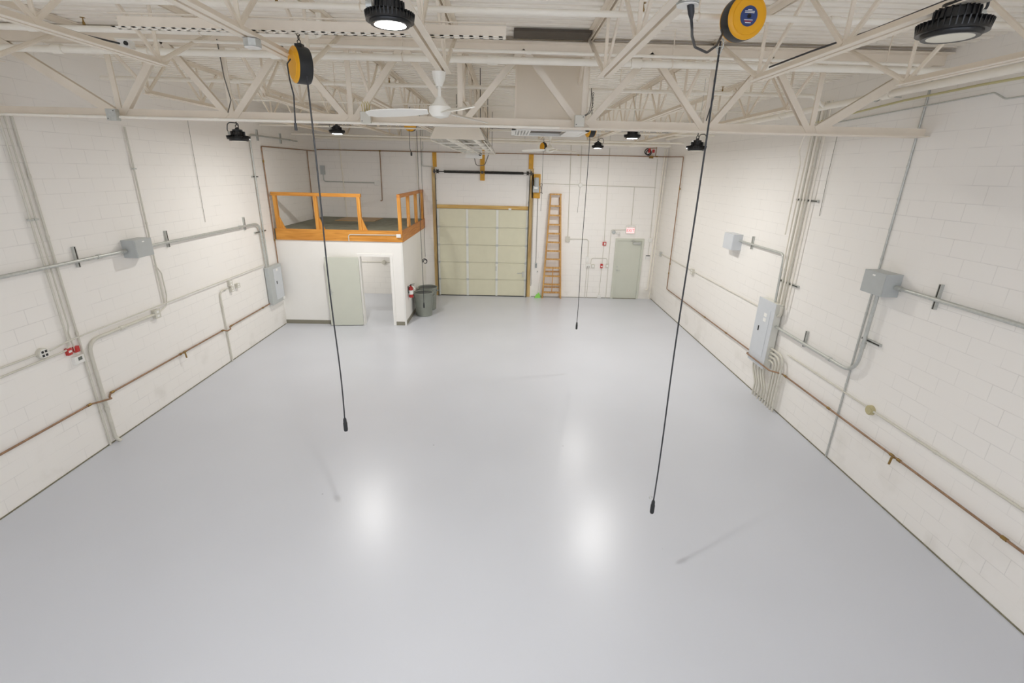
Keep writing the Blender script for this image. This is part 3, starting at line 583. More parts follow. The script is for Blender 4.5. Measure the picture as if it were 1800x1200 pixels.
(MB().tube([(-2.60, 13.48, 5.25), (-2.60, 13.48, 4.8), (-2.58, 13.48, 4.72)], .006, 6).lathe([(.01, 0), (.024, -.02), (.024, -.09), (.01, -.1)], (-2.57, 13.48, 4.72), 12).build('power_cord', M['cord'], r3))
drop_cord(r4, 1.555, 9.95, 4.98, 1.22, r=.0065, wav=.01)
(MB().tube([(.98, 14.62, 4.86), (.985, 14.62, 4.0), (.98, 14.62, 3.2)], .005, 6).build('cord', M['cord'], r5))
# coiled pendant beside the office
o = MB().tube([(-2.66, 15.5, ZC), (-2.665, 15.5, 4.0), (-2.655, 15.5, 2.6), (-2.66, 15.5, 1.62)], .006, 6).build('hanging_cable', M['cord']); tag(o, 'thin dark cable with a coil at its end beside the office wall', 'cable')
MB().ring((-2.68, 15.5, 1.48), .075, .012, (0, 1, 0), 20, 6).ring((-2.67, 15.52, 1.46), .06, .012, (.2, 1, 0), 20, 6).build('coil', M['cord'], o)
MB().lathe([(.03, 0), (.03, .04), (.02, .08)], (-2.72, 15.47, 1.42), 14, (0, -1, 0)).build('plug', M['white'], o)

# ------------------------------------------------------------------ conduit work on the walls
def conduit(label, pts, r, m='conduit', rad=.1, straps=(), name='conduit', cat='conduit', group=None, wall=None, fit=()):
    o = pipe(name, label, cat, pts, r, M[m], rad, fit, group)
    for p in straps:
        p = Vector(p); n = Vector(wall); q = p - n*0
        t = Vector((0, 0, 1)) if wall else None
        MB().box(p.x-(r+.006 if abs(n.x) else .018+r), p.x+(r+.006 if abs(n.x) else .018+r), p.y-(.018+r if abs(n.x) else r+.006), p.y+(.018+r if abs(n.x) else r+.006), p.z-.012, p.z+.012).build('strap', M['galv'], o)
    return o
WL, WR, WB = (1, 0, 0), (-1, 0, 0), (0, -1, 0)
def channel(label, p0, p1, wall):
    """strut channel piece fixed to a wall"""
    o = MB().bar(p0, p1, .041, .04, wall).build('strut_channel', M['galv'], smooth=False); tag(o, label, 'bracket', 'strut channel brackets')
    a, c = Vector(p0), Vector(p1); d = (c-a).normalized(); n = Vector(wall); s = d.cross(n)
    MB().bar(a+n*.0205, c+n*.0205, .018, .002, wall).build('slot', M['chain'], o)
    return o
def wbox(label, lo, hi, m='boxgrey', name='pull_box', cat='electrical box', face=None, group=None):
    o = MB().box(lo[0], hi[0], lo[1], hi[1], lo[2], hi[2]).build(name, M[m], bevel=.004); tag(o, label, cat, group)
    return o

# --- left wall
c = .020
conduit('slim painted conduit dropping down the left wall and turning towards the camera', [L(6.53, 4.85), L(6.53, 1.72), L(3.0, 1.72)], .013, rad=.12, straps=[L(6.53, 3.55)], wall=WL)
conduit('slim painted conduit dropping to the red pull station', [L(6.605, 4.85), L(6.605, 2.05), L(6.57, 1.95), L(6.60, 1.60)], .010, rad=.2, straps=[L(6.605, 3.55)], wall=WL)
conduit('slim conduit running from truss to floor just right of the red pull station', [L(6.71, 4.83, .022), L(6.71, 0, .022)], .015, 'conduit', 0, fit=[(L(6.71, z, .022), Z_) for z in (.6, 1.9, 3.3, 4.1)])
conduit('fat painted conduit bending from the wall outlet down to the floor', [L(8.25, 1.73, .035), L(6.82, 1.73, .035), L(6.82, .06, .035), L(6.84, .0, .10)], .026, rad=.22, fit=[(L(7.5, 1.73, .035), Y_), (L(6.82, .6, .035), Z_)])
conduit('slim horizontal conduit from the black four socket outlet towards the camera', [L(6.05, 1.82, .02), L(3.0, 1.87, .02)], .012, rad=0)
conduit('long slim horizontal conduit from the four socket outlet to the left breaker panel', [L(6.2, 1.82, .058), L(6.5, 1.85, .058), L(6.9, 1.86, .058), L(12.36, 1.87, .058)], .011, rad=.2)
def outlet(label, c, u, n, rad=.06, sockets=True, m='conduit'):
    """round box facing n with four dark sockets"""
    c = Vector(c); n = Vector(n); u = Vector(u); o = MB().lathe([(rad*1.02, 0), (rad, .045), (rad*.9, .05)], c, 20, n).build('outlet_box', M[m]); tag(o, label, 'outlet', 'wall outlets')
    MB().lathe([(rad*.82, .05), (rad*.8, .058), (rad*.1, .058)], c, 20, n).build('cover_plate', M['white'] if sockets else M[m], o)
    if sockets:
        for a in (-1, 1):
            for q in (-1, 1):
                p = c+n*.0585+u*a*rad*.34+Vector((0, 0, q*rad*.34)); MB().bar(p, p+n*.003, rad*.42, rad*.42, Vector((0, 0, 1))).build('socket', M['blackm'], o)
    return o
outlet('round white outlet with four black sockets on the left wall', L(6.12, 1.81, 0), Y_, WL, .075)
o = wbox('small red fire alarm pull station above the white thermostat', L(6.46, 1.64, 0), L(6.535, 1.745, .045), 'red', 'fire_alarm_pull', 'alarm')
MB().box(XL+.045, XL+.051, 6.475, 6.52, 1.68, 1.71).build('pull_handle', M['white'], o)
o = wbox('small red alarm horn beside the pull station, above the thermostat', L(6.585, 1.64, 0), L(6.66, 1.73, .045), 'red', 'alarm_horn', 'alarm')
MB().box(XL+.045, XL+.05, 6.60, 6.645, 1.655, 1.715).build('horn_grille', M['red'], o)
o = wbox('white wall thermostat with grey display under the red pull station', L(6.52, 1.47, 0), L(6.68, 1.59, .055), 'white', 'thermostat', 'thermostat'); MB().box(XL+.055, XL+.058, 6.575, 6.64, 1.52, 1.57).build('display', M['lcd'], o)
conduit('slim vertical conduit from the truss box down to the middle of the left wall', [L(8.60, 4.85), L(8.58, 1.86)], .014, rad=0, fit=[(L(8.59, 3.3), Z_), (L(8.58, 2.55), Z_)], straps=[L(8.6, 4.2)], wall=WL)
conduit('short bowed conduit looping down to the square outlet box', [L(8.60, 2.52), L(8.68, 2.40), L(8.68, 1.98), L(8.62, 1.80), L(8.40, 1.73)], .011, rad=.12)
def sqbox(label, y, z, side, w=.1, h=.1, d=.06, m='conduit', faces=True):
    x0, x1 = (XL, XL+d) if side == 'L' else (XR-d, XR)
    o = MB().box(x0, x1, y-w/2, y+w/2, z-h/2, z+h/2).build('outlet_box', M[m], bevel=.004); tag(o, label, 'outlet', 'wall outlets')
    xa, xb = (x1, x1+.005) if side == 'L' else (x0-.005, x0)
    pl = MB().box(xa, xb, y-w*.53, y+w*.53, z-h*.53, z+h*.53).build('cover_plate', M['galv' if m == 'galv' else m], o)
    xc, xd = (xb, xb+.004) if side == 'L' else (xa-.004, xa)
    if faces:
        for q in (-1, 1): MB().box(xc, xd, y-w*.2, y+w*.2, z+q*h*.24-h*.13, z+q*h*.24+h*.13).build('socket', M['paper'], pl)
    return o
sqbox('square outlet box at the end of the fat conduit on the left wall', 8.32, 1.73, 'L', .13, .15)
tag(MB().tube([L(10.32, 5.15), L(10.31, 4.1, .02), L(10.3, 3.15, .012)], .004, 6).build('hanging_cable', M['cable']), 'thin grey cable hanging on the upper left wall', 'cable')
conduit('vertical grey conduit rising from the left breaker panel and turning along the roof', [L(12.60, 1.78, .04), L(12.62, 5.0, .04), L(15.4, 5.0, .04)], .02, 'galv', .15, fit=[(L(12.61, 3.6, .04), Z_), (L(14.9, 5.0, .04), Y_)])
for (a, c_, lb) in ((L(13.05, 4.88, .0205), L(13.05, 5.14, .0205), 'vertical strut bracket at the top of the left wall, nearer the camera'), (L(14.35, 4.88, .0205), L(14.35, 5.14, .0205), 'vertical strut bracket at the top of the left wall, nearer the corner')): channel(lb, a, c_, WL)
channel('short horizontal strut bracket halfway up the vertical grey conduit', L(12.48, 4.03, .0205), L(12.76, 4.03, .0205), WL)
channel('short horizontal strut bracket below the bend of the big conduit', L(12.20, 2.70, .0205), L(12.75, 2.70, .0205), WL)
o = wbox('grey breaker panel on the left wall beside the office', L(12.38, .77, .021), L(13.10, 1.78, .13), 'boxgrey', 'breaker_panel', 'electrical panel')
dr = MB().box(XL+.13, XL+.136, 12.62, 13.06, .86, 1.70).build('panel_door', M['panel'], o, bevel=.003)
MB().box(XL+.136, XL+.145, 12.72, 12.75, 1.28, 1.36).build('latch', M['blackm'], dr); MB().box(XL+.13, XL+.132, 12.98, 13.10, .78, .86).build('sticker', M['paper'], o); MB().box(XL+.136, XL+.138, 12.78, 12.86, 1.62, 1.68).build('sticker', M['paper'], dr)
conduit('big grey conduit on the left wall, from the camera side to the grey box', [L(2.6, 2.92, .065), L(7.95, 2.92, .065)], .026, 'galv', 0, fit=[(L(7.4, 2.92, .065), Y_), (L(7.9, 2.92, .065), Y_)])
o = wbox('cubic grey pull box on the big conduit of the left wall', L(7.96, 2.80, 0), L(8.36, 3.09, .22), 'boxgrey'); MB().box(XL+.22, XL+.224, 7.975, 8.345, 2.815, 3.075).build('cover', M['boxgrey'], o); MB().box(XL+.224, XL+.226, 8.13, 8.18, 3.04, 3.058).build('sticker', M['paper'], o)
conduit('big grey conduit from the pull box, bending down into the grey panel', [L(8.36, 2.92, .065), L(12.42, 2.92, .065), L(12.44, 1.78, .065)], .028, 'galv', .28, fit=[(L(8.42, 2.92, .065), Y_), (L(11.5, 2.92, .065), Y_)])
for y, lb in ((7.05, 'strut bracket under the big conduit left of the cubic grey box'), (9.03, 'strut bracket under the big conduit right of the cubic grey box'), (11.78, 'strut bracket under the big conduit just before its bend')):
    channel(lb, L(y, 2.82, .0205), L(y, 3.12, .0205), WL)
conduit('painted conduit rising from the floor to the twin outlets on the left wall', [L(10.30, 0, .03), L(10.30, 1.66, .03), L(10.62, 1.66, .03)], .017, rad=.18, fit=[(L(10.3, 1.3, .03), Z_)])
sqbox('upper outlet box of the twin outlets on the left wall', 10.74, 1.75, 'L', .11, .12)
sqbox('lower outlet box of the twin outlets on the left wall', 10.76, 1.60, 'L', .10, .11)
sqbox('small outlet box just right of the twin outlets on the left wall', 11.02, 1.63, 'L', .12, .10)
# copper air line, left wall
def copper(label, pts, fits=(), rad=.05, r=.0145, bibs=()):
    o = pipe('copper_pipe', label, 'pipe', pts, r, M['copper'], rad, group='copper air lines')
    for p, ax in fits: MB().tube([Vector(p)-Vector(ax)*.03, Vector(p)+Vector(ax)*.03], r*1.45, 10).build('fitting', M['brass'], o)
    for p, n in bibs:
        p = Vector(p); n = Vector(n)
        q = MB().tube([p, p+n*.05, p+n*.06-Vector((0, 0, .10))], r*1.0, 8).build('valve', M['brass'], o)
        MB().bar(p+n*.05+Vector((0, -.04, .03)), p+n*.05+Vector((0, .04, .03)), .012, .01).build('valve_handle', M['brass'], q)
        MB().tube([p-Vector((0, .09, 0)), p-Vector((0, .04, 0))], r*1.5, 10).tube([p+Vector((0, .04, 0)), p+Vector((0, .09, 0))], r*1.5, 10).build('fitting', M['brass'], o)
    return o
cd = .03
copper('copper air line low on the left wall, climbing beside the office to the roof', [L(2.6, .80, cd), L(6.58, .80, cd), L(6.64, .80, .085), L(6.90, .74, .085), L(6.92, .74, cd), L(6.96, .80, cd), L(10.18, .80, cd), L(10.24, .76, .075), L(10.38, .76, .075), L(10.44, .80, cd), L(13.17, .82, cd), L(13.17, 4.76, cd), L(16.85, 4.78, cd)],
       fits=[(L(6.55, .80, cd), Y_), (L(7.0, .80, cd), Y_), (L(10.14, .8, cd), Y_), (L(10.5, .8, cd), Y_), (L(12.0, .81, cd), Y_), (L(13.17, 2.4, cd), Z_), (L(13.17, 4.4, cd), Z_)], bibs=[(L(8.76, .80, cd), WL)])
copper('copper drop pipe in the corner behind the front guard rail', [L(16.1, 4.76, cd), L(16.05, 2.69, cd)], rad=0)
# --- back wall upper copper
copper('copper air line running high along the whole end wall', [B(XL+.05, 4.83, .066), B(5.25, 4.86, .066)], rad=0, fits=[(B(-4.25, 4.835, .066), X_), (B(-1.0, 4.84, .066), X_), (B(2.3, 4.85, .066), X_), (B(4.9, 4.86, .066), X_)])
copper('short copper drop pipe above the mezzanine platform', [B(-4.25, 4.82, .066), B(-4.28, 3.26, .05), B(-4.34, 3.26, .06)], rad=.03)
# --- right wall copper
copper('copper air line dropping in the far corner and running low along the breaker panel wall', [R(16.85, 4.86, .052), R(15.3, 4.82, .052), R(15.22, .78, .052), R(9.42, .79, .052), R(9.36, .79, .2), R(8.42, .79, .2), R(8.30, .80, .12), R(8.22, .80, .052), R(2.6, .80, .052)],
       fits=[(R(15.24, 3.9, .052), Z_), (R(15.23, 1.6, .052), Z_), (R(15.23, 1.3, .052), Z_), (R(12.0, .785, .052), Y_), (R(10.7, .785, .052), Y_), (R(8.12, .8, .052), Y_), (R(6.85, .8, .052), Y_), (R(3.95, .8, .052), Y_)], bibs=[(R(5.44, .80, .052), WR)])
o = thing('air_regulator', 'small red coiled air regulator near the roof in the far corner', 'regulator', (5.0, 16.7, 4.86))
MB().ring((4.55, 16.75, 5.0), .09, .016, (.3, 1, 0), 22, 6).ring((4.58, 16.72, 4.97), .08, .016, (.2, 1, 0), 22, 6).build('red_hose_coil', M['blackm'], o)
MB().lathe([(.045, 0), (.05, .03), (.05, .1), (.03, .13)], (4.60, 16.75, 4.97), 16).lathe([(.04, 0), (.04, .1)], (4.74, 16.75, 4.97), 16).build('regulator_body', M['red'], o)
MB().tube([(4.85, 16.85, 4.86), (4.85, 16.8, 5.18)], .013, 8).tube([(4.60, 16.78, 5.1), (4.85, 16.8, 5.12)], .012, 8).build('riser', M['copper'], o)
MB().box(4.66, 4.78, 16.83, 16.92, 4.80, 4.88).build('valve', M['brass'], o)

# --- right wall
sqbox('small device box on the breaker panel wall nearest the far corner', 16.35, 1.74, 'R', .14, .14, m='galv')
conduit('slim conduit between the far corner device box and the middle outlet', [R(16.28, 1.74, .02), R(13.42, 1.74, .02)], .011, rad=0)
sqbox('square outlet box midway along the slim conduit of the breaker panel wall', 13.34, 1.73, 'R', .16, .15)
conduit('slim conduit between the middle outlet and the breaker panel', [R(13.26, 1.74, .02), R(9.55, 1.75, .02)], .011, rad=0, fit=[(R(11.4, 1.745, .02), Y_)])
sqbox('square outlet box touching the far side of the breaker panel', 9.46, 1.75, 'R', .13, .15)
o = wbox('grey pull box high on the breaker panel wall, far from the camera', R(10.83, 2.72, .22), R(11.30, 3.07, 0), 'panel'); MB().box(XR-.224, XR-.22, 10.845, 11.285, 2.735, 3.055).build('cover', M['panel'], o)
channel('strut bracket right beside the far grey pull box', R(10.32, 2.83, .0205), R(10.32, 3.10, .0205), WR)
conduit('grey conduit from the far pull box bending down to the breaker panel', [R(10.83, 2.94, .065), R(8.98, 2.94, .065), R(8.92, 2.02, .08)], .022, 'galv', .16)
for k, (y, r_) in enumerate(((8.955, .013), (8.85, .019), (8.76, .019), (8.67, .019), (8.56, .013))):
    conduit('painted conduit in the vertical bundle above the breaker panel, %s from the far side' % ORD[k], [R(y, 2.02 if k < 4 else 1.97, .06), R(y, 5.5, .06)], r_, 'conduit' if k % 2 else 'steel_w', 0, fit=[(R(y, 2.6+.06*k, .06), Z_)], group='vertical conduit bundle above the panel')
conduit('bent painted conduit rising from the bundle to the truss chord', [R(8.98, 3.3, .13), R(8.98, 4.55, .13), R(8.98, 4.75, .2), R(8.6, 5.15, .35)], .014, 'steel_w', .15)
channel('upper strut bracket behind the vertical conduit bundle', R(8.40, 3.93, .0205), R(9.02, 3.93, .0205), WR)
channel('lower strut bracket behind the vertical conduit bundle', R(8.40, 2.44, .0205), R(9.02, 2.44, .0205), WR)
o = wbox('tall pale grey breaker panel with two white labels', R(8.72, .70, .16), R(9.34, 2.02, .021), 'panel_side', 'breaker_panel', 'electrical panel')
MB().box(XR-.166, XR-.16, 8.71, 9.35, .69, 2.03).build('front_cover', M['panel'], o, bevel=.003)
dr = MB().box(XR-.172, XR-.166, 8.84, 9.20, .90, 1.86).build('panel_door', M['panel'], o, bevel=.002)
MB().box(XR-.18, XR-.172, 9.14, 9.17, 1.37, 1.47).build('latch', M['blackm'], dr)
for z in (1.60, 1.70): MB().box(XR-.174, XR-.172, 8.95, 9.05, z, z+.07).build('sticker', M['paper'], dr)
conduit('short elbow conduit on the near top corner of the breaker panel', [R(8.62, 2.0, .1), R(8.62, 1.84, .1), R(8.70, 1.80, .1)], .026, 'conduit', .06)
for k, (za, yb) in enumerate(((1.14, 8.24), (1.06, 8.33), (.98, 8.42), (.90, 8.51))):
    conduit('painted conduit curving out of the breaker panel side down to the floor, %s from outside' % ORD[k], [R(8.73, za, .085), R(yb, za, .085), R(yb, 0, .085)], .021, 'conduit', .2+.02*k, group='curved conduits below the panel')
for k, (ya, yb) in enumerate(((9.22, 9.02), (9.12, 8.93), (9.0, 8.82), (8.9, 8.71), (8.8, 8.61))):
    conduit('painted conduit dropping from the breaker panel bottom to the floor, %s from the far side' % ORD[k], [R(ya, .70, .085), R(ya, .55, .085), R(yb, .28, .085), R(yb, 0, .085)], .019, 'conduit', .2, group='straight conduits below the panel')
conduit('big grey conduit from the breaker panel swinging up to the near grey pull box', [R(8.72, 1.58, .08), R(6.49, 1.56, .08), R(6.49, 2.80, .08)], .028, 'galv', .3, fit=[(R(7.1, 1.565, .08), Y_), (R(6.49, 2.02, .08), Z_)])
channel('strut bracket between the breaker panel and the conduit bend', R(7.86, 1.49, .0205), R(7.86, 1.78, .0205), WR)
channel('horizontal strut bracket below the near grey pull box', R(6.25, 2.10, .0205), R(6.60, 2.10, .0205), WR)
o = wbox('cubic grey pull box on the breaker panel wall nearest the camera', R(6.24, 2.80, .22), R(6.66, 3.11, 0), 'boxgrey'); MB().box(XR-.224, XR-.22, 6.255, 6.645, 2.815, 3.095).build('cover', M['boxgrey'], o); MB().box(XR-.226, XR-.224, 6.44, 6.49, 3.05, 3.07).build('sticker', M['paper'], o)
conduit('big grey conduit from the near pull box towards the camera', [R(6.24, 2.94, .065), R(2.6, 2.94, .065)], .026, 'galv', 0, fit=[(R(6.18, 2.94, .065), Y_)])
channel('strut bracket on the wall right of the near grey pull box', R(5.63, 2.81, .0205), R(5.63, 3.12, .0205), WR)
conduit('thin grey pipe running from floor to roof behind the near pull box', [R(6.68, 0, .014), R(6.68, 5.6, .014)], .013, 'galv', 0, fit=[(R(6.68, z, .014), Z_) for z in (1.3, 2.44, 3.25, 3.66, 4.06, 4.47, 4.9)])
conduit('low slim conduit from the breaker panel to the tan round box', [R(8.25, 1.18, .02), R(6.15, 1.18, .02)], .012, rad=0, fit=[(R(7.4, 1.18, .02), Y_)])
o = outlet('tan round outlet box low on the breaker panel wall', R(6.09, 1.17, 0), Y_, WR, .07, False, 'tan')
conduit('low painted conduit from the tan round box towards the camera', [R(6.02, 1.18, .025), R(2.6, 1.18, .025)], .016, rad=0, fit=[(R(4.98, 1.18, .025), Y_)])
tag(MB().tube([R(8.28, 5.0), R(8.3, 4.3, .02), R(8.29, 3.7, .012)], .004, 6).build('hanging_cable', M['cable']), 'thin grey cable hanging beside the vertical conduit bundle', 'cable')
conduit('yellowed conduit running under the thick pipe at the top of the breaker panel wall', [R(8.9, 5.2, .06), R(7.0, 5.3, .06), R(5.9, 5.32, .06), R(2.6, 5.3, .06)], .014, 'yconduit', .2)
conduit('slim grey conduit along the top of the breaker panel wall under the yellowed one', [R(8.5, 5.15, .03), R(5.75, 5.22, .03), R(5.6, 5.14, .03), R(2.6, 5.14, .03)], .009, 'galv', .1)

# --- back wall: mezzanine side
conduit('grey conduit on the end wall above the mezzanine, leading to a white box', [B(-6.20, 4.15), B(-6.20, 3.84), B(-4.5, 3.83)], .016, 'galv', .08)
def bbox(label, x, z, w, h, d=.05, m='white', name='outlet_box', cat='outlet', group='boxes on the end wall'):
    o = MB().box(x-w/2, x+w/2, YB-d, YB, z-h/2, z+h/2).build(name, M[m], bevel=.003); tag(o, label, cat, group); return o
o = bbox('white square outlet box on the end wall above the mezzanine', -4.43, 3.83, .15, .15); MB().box(-4.475, -4.385, YB-.054, YB-.05, 3.785, 3.875).build('cover_plate', M['white'], o)
bbox('narrow grey box in the corner above the mezzanine', -6.2, 4.2, .14, .28, .07, 'boxgrey')
conduit('cream vertical pipe on the end wall behind the mezzanine front rail', [B(-5.57, 5.17), B(-5.53, 2.69)], .02, 'steel_w', 0)
conduit('white vertical conduit on the end wall beside the office side rail', [B(-3.05, 5.1), B(-3.02, 2.71)], .02, 'steel_w', 0)
conduit('dark flexible conduit dropping from the roof to the garage door jamb', [B(-2.83, 5.5, .1), B(-2.83, 4.95, .06), B(-2.86, 4.9, .05), B(-2.88, 4.40, .04), B(-2.52, 4.38, .04)], .014, 'galv', .05)
conduit('slim white conduit on the fascia of the mezzanine', [Vector((-4.33, OY-.05, 2.40)), Vector((-4.33, OY-.05, 2.58)), Vector((-3.0, OY-.05, 2.59))], .014, 'conduit', .07)
o = MB().box(-3.02, -2.90, OY-.10, OY-.036, 2.53, 2.62).build('outlet_box', M['white'], bevel=.004); tag(o, 'small white box at the corner of the orange mezzanine fascia', 'outlet', 'boxes on the office')
MB().box(-3.0, -2.92, OY-.104, OY-.10, 2.545, 2.605).build('cover_plate', M['white'], o)
conduit('slim conduit on the wall inside the office', [Vector((-5.6, YB-.02, 1.15)), Vector((-3.3, YB-.02, 1.15))], .011, 'conduit', 0)
outlet('round outlet box on the wall inside the office', B(-4.38, 1.15, 0), X_, WB, .075, False)

# --- garage door
gx0, gx1, gz = -2.43, .70, 3.05
d2 = thing('door_2', 'wide beige green sectional garage door of five panels', 'door', ((gx0+gx1)/2, YB-.05, 0), kind='structure')
ph = gz/5; cols = (gx0, -1.40, -.36, gx1)
for k in range(5):
    z0 = ph*k+.004; z1 = ph*(k+1)-.004; b = MB(); b.box(gx0, gx1, YB-.05, YB-.02, z0, z1)
    for a, c_ in zip(cols, cols[1:]): b.box(a+.07, c_-.07, YB-.054, YB-.05, z0+.045, z1-.045)
    b.build('door_panel', M['gdoor'], d2, bevel=.003)
for x, wdt in ((gx0+.03, .06), (-1.40, .075), (-.36, .075), (gx1-.03, .06)):
    MB().box(x-wdt/2, x+wdt/2, YB-.062, YB-.05, .02, gz-.01).build('stile', M['stile'], d2)
for k in range(1, 5):
    for x in (gx0+.03, -1.40, -.36, gx1-.03): MB().box(x-.045, x+.045, YB-.072, YB-.062, ph*k-.035, ph*k+.035).build('hinge', M['galv'], d2)
MB().box(gx0, gx1, YB-.055, YB-.015, 0, .03).build('bottom_seal', M['black'], d2)
MB().box(-.40, -.37, YB-.075, YB-.062, .93, 1.10).build('lift_handle', M['galv'], d2)
MB().tube([(.38, YB-.07, .86), (.62, YB-.07, .88)], .012, 8).box(.56, .60, YB-.085, YB-.06, .72, .92).build('slide_lock', M['galv'], d2)
for x, mm in ((gx0-.01, 'l'), (gx1+.01, 'r')):
    MB().box(x-.012, x+.012, YB-.14, YB-.10, .0, 4.15).box(x-.014, x+.014, YB-.14, YB-.132, .0, 4.15).build('track', M['galv'], d2)
    b = MB()
    for z in (.4, 1.3, 2.2, 3.3, 4.0): b.box(x-.014, x+.014, YB-.10, YB, z-.02, z+.02)
    b.build('track_bracket', M['galv'], d2)
fr = thing('door_frame', 'yellowed wooden frame around the garage door, posts reaching high up the wall', 'door frame', (-.87, YB, 0))
MB().box(gx0-.02, gx1+.02, YB-.06, YB, 3.06, 3.175).build('header', M['header'], fr, bevel=.003)
MB().box(gx0-.145, gx0-.03, YB-.04, YB, 0, 4.4).build('jamb', M['jamb'], fr, bevel=.003); MB().box(gx1+.03, gx1+.15, YB-.04, YB, 0, 4.4).build('jamb', M['jamb'], fr, bevel=.003)
MB().box(gx0-.10, gx0+.03, YB-.045, YB, 4.38, 4.84).build('yellow_plate', M['yellowp'], fr); MB().box(gx1-.03, gx1+.12, YB-.045, YB, 4.38, 4.84).build('yellow_plate', M['yellowp'], fr)
MB().box(.02, .12, YB-.068, YB-.06, 3.05, 3.1).build('white_tag', M['paper'], fr)
sp = thing('torsion_spring', 'long black torsion spring and shaft above the garage door', 'spring', (-.87, YB-.14, 4.24))
MB().tube([(-2.52, YB-.14, 4.24), (.84, YB-.14, 4.25)], .0125, 10).build('shaft', M['chain'], sp)
for x0, x1 in ((-2.15, -.95), (-.80, .50)):
    pts = []; n = int((x1-x0)/.021); 
    for i in range(n*8+1): a = i*math.pi/4; pts.append((x0+(x1-x0)*i/(n*8), YB-.14+.042*math.cos(a), 4.243+.042*math.sin(a)))
    MB().tube(pts, .0085, 5).build('coil', M['spring'], sp)
for x in (-2.36, .64): MB().lathe([(.075, 0), (.06, .015), (.055, .05), (.075, .07)], (x-.035, YB-.14, 4.245), 20, X_).build('cable_drum', M['chain'], sp)
for x in (-2.47, .76): MB().box(x-.025, x+.025, YB-.16, YB-.045, 4.18, 4.31).build('bearing_plate', M['chain'], sp)
MB().box(-.95, -.80, YB-.045, YB, 3.98, 4.97).build('centre_board', M['yellowp'], fr); MB().box(-.91, -.84, YB-.18, YB-.045, 4.20, 4.29).build('bearing_plate', M['chain'], sp)
op = thing('door_opener', 'garage door motor on a yellow board beside the torsion spring', 'door opener', (.92, YB-.1, 3.5))
MB().box(.80, 1.08, YB-.04, YB, 3.45, 4.23).build('mounting_board', M['yellowp'], op)
MB().lathe([(.02, 0), (.075, .01), (.085, .04), (.085, .27), (.07, .3)], (.94, YB-.14, 3.82), 20).build('motor', M['boxgrey'], op); MB().box(.83, 1.04, YB-.18, YB-.04, 3.64, 3.86).build('gear_case', M['boxgrey'], op, bevel=.01)
MB().box(.87, .99, YB-.186, YB-.18, 3.76, 3.86).build('sticker', M['paper'], op); MB().lathe([(.1, 0), (.1, .014)], (.805, YB-.14, 3.95), 24, X_).build('sprocket', M['chain'], op)
MB().tube(fillet([(1.04, YB-.1, 3.9), (1.15, YB-.1, 3.95), (1.12, YB-.1, 3.7), (1.16, YB-.1, 3.6)], .05), .008, 6).tube(fillet([(1.04, YB-.1, 3.8), (1.1, YB-.08, 3.85), (1.14, YB-.08, 3.66), (1.06, YB-.1, 3.62)], .05), .007, 6).build('wiring', M['cable'], op)
tag(MB().tube([(.83, YB-.1, 3.62), (.845, YB-.09, 2.0), (.85, YB-.09, .44), (.875, YB-.09, .42), (.885, YB-.09, .5), (.875, YB-.09, 2.0), (.86, YB-.1, 3.62)], .0055, 6).build('pull_chain', M['chain']), 'thin hand chain loop hanging beside the garage door jamb', 'chain')
o = conduit('slim cable conduit from the door motor down to its control box', [B(1.02, 3.45, .02), B(1.03, 1.22, .02)], .007, 'cable', 0)
o = bbox('small dark control box for the garage door motor', 1.04, 1.15, .07, .17, .06, 'boxgrey', 'door_control', 'control'); 
for q in (-.045, 0, .045): MB().lathe([(.013, 0), (.013, .008)], B(1.04, 1.15+q, .06), 10, WB).build('button', M['blackm'], o)
o = bbox('small white button plate below the door control box', 1.10, .92, .06, .09, .04, 'white', 'door_button', 'control'); MB().lathe([(.014, 0), (.014, .006)], B(1.10, .94, .04), 10, WB).build('button', M['blackm'], o)

# --- ladder, broom
ld = thing('step_ladder', 'tall wooden stepladder folded flat against the end wall', 'ladder', (1.62, YB-.1, 0))
def rail(xb, xt, y, w, dz, name):
    MB().bar((xb, y+.0, 0.0), (xt, y+.05, 3.58), w, .075, (0, 1, 0)).build(name, M['ladder'], ld, smooth=False)
rail(1.295, 1.435, YB-.19, .042, 0, 'rail'); rail(1.965, 1.775, YB-.19, .042, 0, 'rail')
for k, z in enumerate((3.58, 3.22, 2.91, 2.60, 2.30, 2.0, 1.70, 1.41, 1.11, .81, .51, .22)):
    t = z/3.58; xa = 1.295+.14*t; xb_ = 1.965-.19*t; y = YB-.19+.05*t
    if k == 0: MB().box(xa-.03, xb_+.03, y-.06, y+.1, z, z+.04).build('top_cap', M['ladder'], ld)
    else: MB().box(xa, xb_, y-.045, y+.045, z-.028, z+.022).build('step', M['ladder'], ld)
for xb, xt in ((1.33, 1.46), (1.93, 1.75)): MB().bar((xb, YB-.07, 0.0), (xt, YB-.045, 3.5), .025, .04, (0, 1, 0)).build('rear_rail', M['ladder'], ld, smooth=False)
for z in (.38, .95): MB().box(1.34, 1.92, YB-.085, YB-.055, z-.02, z+.02).build('rear_bar', M['ladder'], ld)
MB().bar((1.63, YB-.23, .2), (1.63, YB-.225, 1.15), .03, .02, (0, 1, 0)).build('centre_brace', M['ladder'], ld, smooth=False)
br = thing('broom', 'green broom leaning beside the foot of the stepladder', 'broom', (1.15, YB-.16, 0))
b = MB(); 
b.add([(1.02, YB-.19, 0), (1.24, YB-.19, 0), (1.24, YB-.11, 0), (1.02, YB-.11, 0), (1.09, YB-.17, .13), (1.22, YB-.17, .13), (1.22, YB-.13, .13), (1.09, YB-.13, .13)], [(3, 2, 1, 0), (4, 5, 6, 7), (0, 1, 5, 4), (1, 2, 6, 5), (2, 3, 7, 6), (3, 0, 4, 7)]); b.build('bristles', M['green'], br)
MB().lathe([(.03, 0), (.03, .02), (.014, .06)], (1.165, YB-.15, .13), 12).build('head', M['green'], br)
